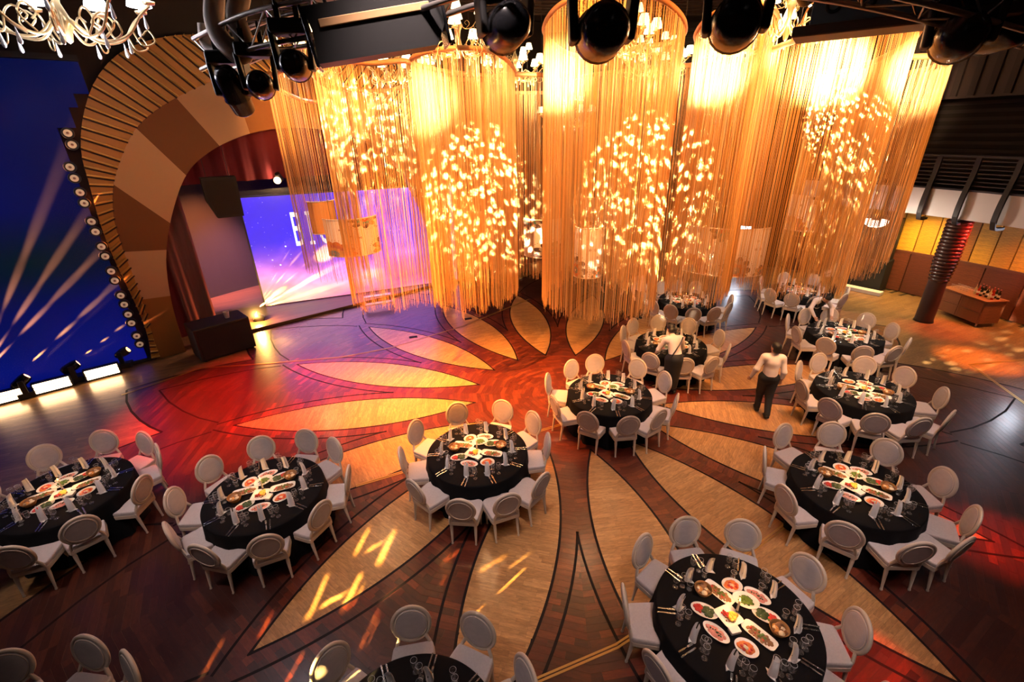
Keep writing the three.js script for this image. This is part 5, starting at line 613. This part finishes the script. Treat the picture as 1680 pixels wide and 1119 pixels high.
// blinder box on the truss, panel fixture on the far side
{ const p = atD(618, 52, 4.9), o = thing('blinder_box', 'long black light box hung level from the truss', 'stage light', p, 0.25); o.rotation.z = 0.17; o.scale.setScalar(0.88); mesh('body', flat([[-0.62, -0.2], [-0.58, 0.1], [-0.62, 0.26], [0.66, 0.26], [0.68, -0.02], [0.55, -0.22]], 0.34, -0.17), black, o); mesh('face_slot', rbox(1.05, 0.07, 0.03, 0.01, 0.02, 0.11, 0.175), mat([0.55, 0.3, 0.13], 0.6), o); for (const x of [-0.4, 0.45]) mesh('hanger', rod(V3(x, 0.26, 0), V3(x, 0.75, 0), 0.02), iron, o); for (const x of [-0.63, 0.67]) mesh('end_cheek', rbox(0.03, 0.5, 0.4, 0.01, x, 0.02, 0), blackGloss, o); }
{ const p = atD(1478, 10, 6.6), o = thing('panel_fixture', 'dark panel fixture with five round lamps over the string curtain', 'stage light', p, -0.6); mesh('tray', rbox(1.75, 0.1, 0.5, 0.02, 0, -0.15, 0), mat([0.05, 0.03, 0.02], 0.5), o); mesh('panel', rbox(1.5, 0.3, 0.06, 0.01, 0, 0.05, 0), mat([0.1, 0.13, 0.17], 0.5), o); for (let k = 0; k < 5; k++) mesh('lamp_ring', T(new THREE.TorusGeometry(0.06, 0.018, 8, 18), -0.56 + k * 0.28, 0.08, 0.035), black, o); mesh('hanger', rod(V3(0, 0.2, 0), V3(0, 1.6, 0), 0.02), iron, o); }

// moving lights on the floor by the LED wall and on the stage: their shafts show in the haze
function floorHead(pos, aim, color, power, angle, label, group) {
  const o = thing('floor_moving_light', label, 'stage light', pos, 0, group), c = pos.clone().add(V3(0, 0.42, 0)), dir = aim.clone().sub(c).normalize(); o.rotation.y = Math.atan2(dir.x, dir.z); const rx = -Math.atan2(dir.y, Math.hypot(dir.x, dir.z)), R = (g) => g.applyMatrix4(new THREE.Matrix4().makeRotationX(rx)).translate(0, 0.42, 0);
  mesh('base', rbox(0.38, 0.16, 0.34, 0.03, 0, 0.08, 0), black, o); for (const s of [-1, 1]) mesh('yoke_arm', rbox(0.05, 0.36, 0.12, 0.02, s * 0.17, 0.32, 0), black, o);
  mesh('head', R(lathe([[0, -0.2], [0.09, -0.2], [0.125, -0.12], [0.13, 0.1], [0.11, 0.2], [0.095, 0.2], [0, 0.18]], 18).rotateX(Math.PI / 2)), blackGloss, o); mesh('lens', R(cyl(0.093, 0.093, 0.012, 18, 0, 0, 0.19, Math.PI / 2)), mat([0.9, 0.7, 0.3], 0.3, 0, { emissive: new THREE.Color().setRGB(...color), emissiveIntensity: 5 }), o);
  spot(null, c.clone().addScaledVector(dir, 0.23), aim, color, power, angle, 0.4, 2);
}
const smoke = dataTexture(256, (u, v) => 0.35 + 0.65 * nf(u, v, 0, 3)), hazeMat = (o) => new THREE.MeshStandardMaterial({ color: 0xf2f0ee, roughness: 1, transparent: true, opacity: o, alphaMap: smoke, side: THREE.DoubleSide });
{ const g = mergeGeometries([0.08, 0.2, 0.32].map((z) => { const q = new THREE.ShapeGeometry(new THREE.Shape(LED_EDGE.map(([x, y]) => new THREE.Vector2(x, y)))); const uv = q.attributes.uv; for (let i = 0; i < uv.count; i++) uv.setXY(i, uv.getX(i) * 0.3, uv.getY(i) * 0.3); return q.translate(0, 0, z); })), o = mesh('haze', g, hazeMat(HAZE), scene, true); o.position.copy(S0); o.rotation.y = STAGE_TURN; tag(o, 'thin layers of drifting smoke haze in front of the blue LED wall', 'haze', null, 'stuff'); }
for (const [ay, g] of [[5.4, 1], [4.1, 0.9], [3.2, 0.9]]) spot(null, wallAt(-4.25, 0.7, 0.4), wallAt(-1.2, ay, -0.02), [1, 0.36, 0.16], 9500 * g * BEAM, 0.032, 0.8, 1);
spot(null, wallAt(-3.45, 0.68, 0.4), wallAt(-1.15, 2.3, -0.02), [1, 0.4, 0.13], 5200 * BEAM, 0.035, 0.8, 1);
spot(null, wallAt(-2.35, 0.66, 0.4), wallAt(-0.95, 1.35, -0.02), [1, 0.42, 0.12], 2400 * BEAM, 0.03, 0.8, 1);
floorHead(atY(-30, 668), wallAt(-1.2, 5.4, 0.3), [1, 0.42, 0.26], 300, 0.026, 'floor moving light beyond the strobe bar farthest from the arch', 'floor moving lights');
floorHead(atY(46, 650), wallAt(-1.12, 2.15, 0.02), [1, 0.42, 0.22], 500, 0.024, 'floor moving light between the two strobe bars farther from the arch', 'floor moving lights');
floorHead(atY(126, 625), atD(240, 528, 16.4), [1, 0.42, 0.2], 600, 0.02, 'floor moving light between the two strobe bars nearer the arch', 'floor moving lights');
floorHead(atY(209, 600), atD(262, 545, 16), [1, 0.45, 0.15], 400, 0.022, 'floor moving light at the foot of the golden arch rim', 'floor moving lights');
{ const p0 = atD(420, 517, 17.5), onPlane = (x, y) => { const d = ray(x, y), t = p0.clone().sub(EYE).dot(SN) / d.dot(SN); return EYE.clone().addScaledVector(d, t); }, q = p0.clone().addScaledVector(SN, 0.3).add(V3(0, 0.28, 0));
  for (const [x, y, a, g] of [[560, 432, 0.05, 2.4], [545, 395, 0.02, 0.7], [512, 392, 0.022, 0.7], [570, 462, 0.05, 0.9], [490, 385, 0.014, 0.5], [470, 470, 0.1, 0.6]]) spot(null, q, onPlane(x, y).addScaledVector(SN, -0.1), [1, 0.42, 0.07], 14000 * g * BEAM, a, 0.7, 1);
  const o = mesh('haze', mergeGeometries([0.02, 0.13, 0.22].map((z) => new THREE.PlaneGeometry(6.5, 4.2, 8, 8).translate(0, 0, z))), hazeMat(HAZE * 1.5), scene, true); o.position.copy(p0).addScaledVector(SE, 1.3).setY(2.35); o.rotation.y = STAGE_TURN; tag(o, 'rolling smoke haze over the stage before the galaxy screen', 'haze', null, 'stuff'); o.castShadow = false; }
{ const p = atD(419, 519, 17.6), o = thing('stage_beam_light', 'glaring orange beam light on the stage beside the subwoofer', 'stage light', p, -1.2); mesh('can', lathe([[0, -0.3], [0.12, -0.28], [0.17, 0], [0.16, 0.02], [0, -0.02]], 18).rotateX(Math.PI / 2 - 0.5), black, o); mesh('lens', cyl(0.15, 0.15, 0.02, 18, 0, 0.02, 0, Math.PI / 2 - 0.5), mat([1, 0.7, 0.3], 0.3, 0, { emissive: new THREE.Color().setRGB(1, 0.55, 0.12), emissiveIntensity: 12 }), o); mesh('stand', rod(V3(0, -0.1, 0), V3(0, 0.1 - p.y, 0), 0.03), black, o); const l = new THREE.PointLight(new THREE.Color().setRGB(1, 0.5, 0.12), 22); l.position.copy(p).add(V3(0.15, 0.12, 0.2)); l.castShadow = true; l.shadow.radius = 4; l.name = 'glare'; scene.add(l); }
// gobo plates: perforated discs in front of a small bright source throw flecks on the strings
function goboHead(x, y, d, aim, seed, label, power, angle = 0.2, ringy = true) {
  movingHead(x, y, d, aim, label, null); const p = atD(x, y, d), dir = aim.clone().sub(p).normalize(), src = p.clone().addScaledVector(dir, 0.3), R = 0.06 * Math.tan(angle) * 1.6, sh = new THREE.Shape(), r = rng(seed); sh.absarc(0, 0, R, 0, Math.PI * 2, false);
  const holes = []; const add = (hx, hy, hr) => { if (holes.every(([a, b, c]) => Math.hypot(a - hx, b - hy) > c + hr + R * 0.012)) holes.push([hx, hy, hr]); };
  if (ringy) for (const [q, n] of [[0.36, 16], [0.5, 22]]) for (let i = 0; i < n; i++) add(Math.cos(i / n * 6.2832) * R * q, Math.sin(i / n * 6.2832) * R * q, R * (0.02 + 0.014 * r()));
  for (let i = 0; i < 420; i++) { const a = r() * 6.283, q = Math.sqrt(r()) * 0.62; add(Math.cos(a) * R * q, Math.sin(a) * R * q, R * (0.009 + 0.015 * r())); }
  for (const [hx, hy, hr] of holes) { const h = new THREE.Path(); h.absarc(hx, hy, hr, 0, Math.PI * 2, true); sh.holes.push(h); }
  const g = new THREE.ExtrudeGeometry(sh, { depth: 0.0004, bevelEnabled: false, curveSegments: 5 }), o = thing('gobo_plate', 'small perforated gobo disc held before the lens of the ' + label.replace(/^(moving |gobo )?light /, 'light '), 'gobo', src.clone().addScaledVector(dir, 0.06)); o.quaternion.setFromUnitVectors(V3(0, 0, 1), dir); mesh('disc', g, black, o); mesh('rim', new THREE.TorusGeometry(R, 0.0008, 6, 30), steel, o);
  const l = spot(null, src, aim, [1, 0.8, 0.52], power * K, angle, 0.3, 0.018); l.shadow.camera.near = 0.01;
}
goboHead(560, -60, 5.4, atD(600, 215, 11.2), 5, 'light over the blinder box', 5000, 0.19);
goboHead(880, -60, 4.6, atD(790, 330, 11.2), 6, 'light above the central heads', 7000, 0.24, false);
goboHead(1318, -28, 8.0, atD(1400, 250, 10.8), 7, 'light above the panel fixture', 2800, 0.26, false);
goboHead(1090, -85, 4.6, atD(1060, 330, 10.8), 8, 'light above the narrow ring', 5200, 0.26, false);

effect(-4.2, 8.9, -6.5, wallAt(0.4, 5.2, 0), [1, 0.5, 0.16], 50 * FX, 0.34, 'amber effect light washing the arch crown', 1, 4);
effect(-9.4, 6.6, -16.6, atD(345, 385, 21), [1, 0.3, 0.12], 900 * FX, 0.4, 'added orange light behind the arch giving the backdrop a hazy glow', 1, 4);  // added pair, orange and violet, standing in for lit stage haze
effect(-7.4, 6.6, -17.4, atD(400, 440, 21), [0.55, 0.3, 1], 600 * FX, 0.4, 'added violet light behind the arch giving the backdrop a hazy glow', 1, 4);
shade(scene);
scene.traverse((c) => { if (/^haze/.test(c.name)) c.castShadow = false; });
renderer.render(scene, camera);
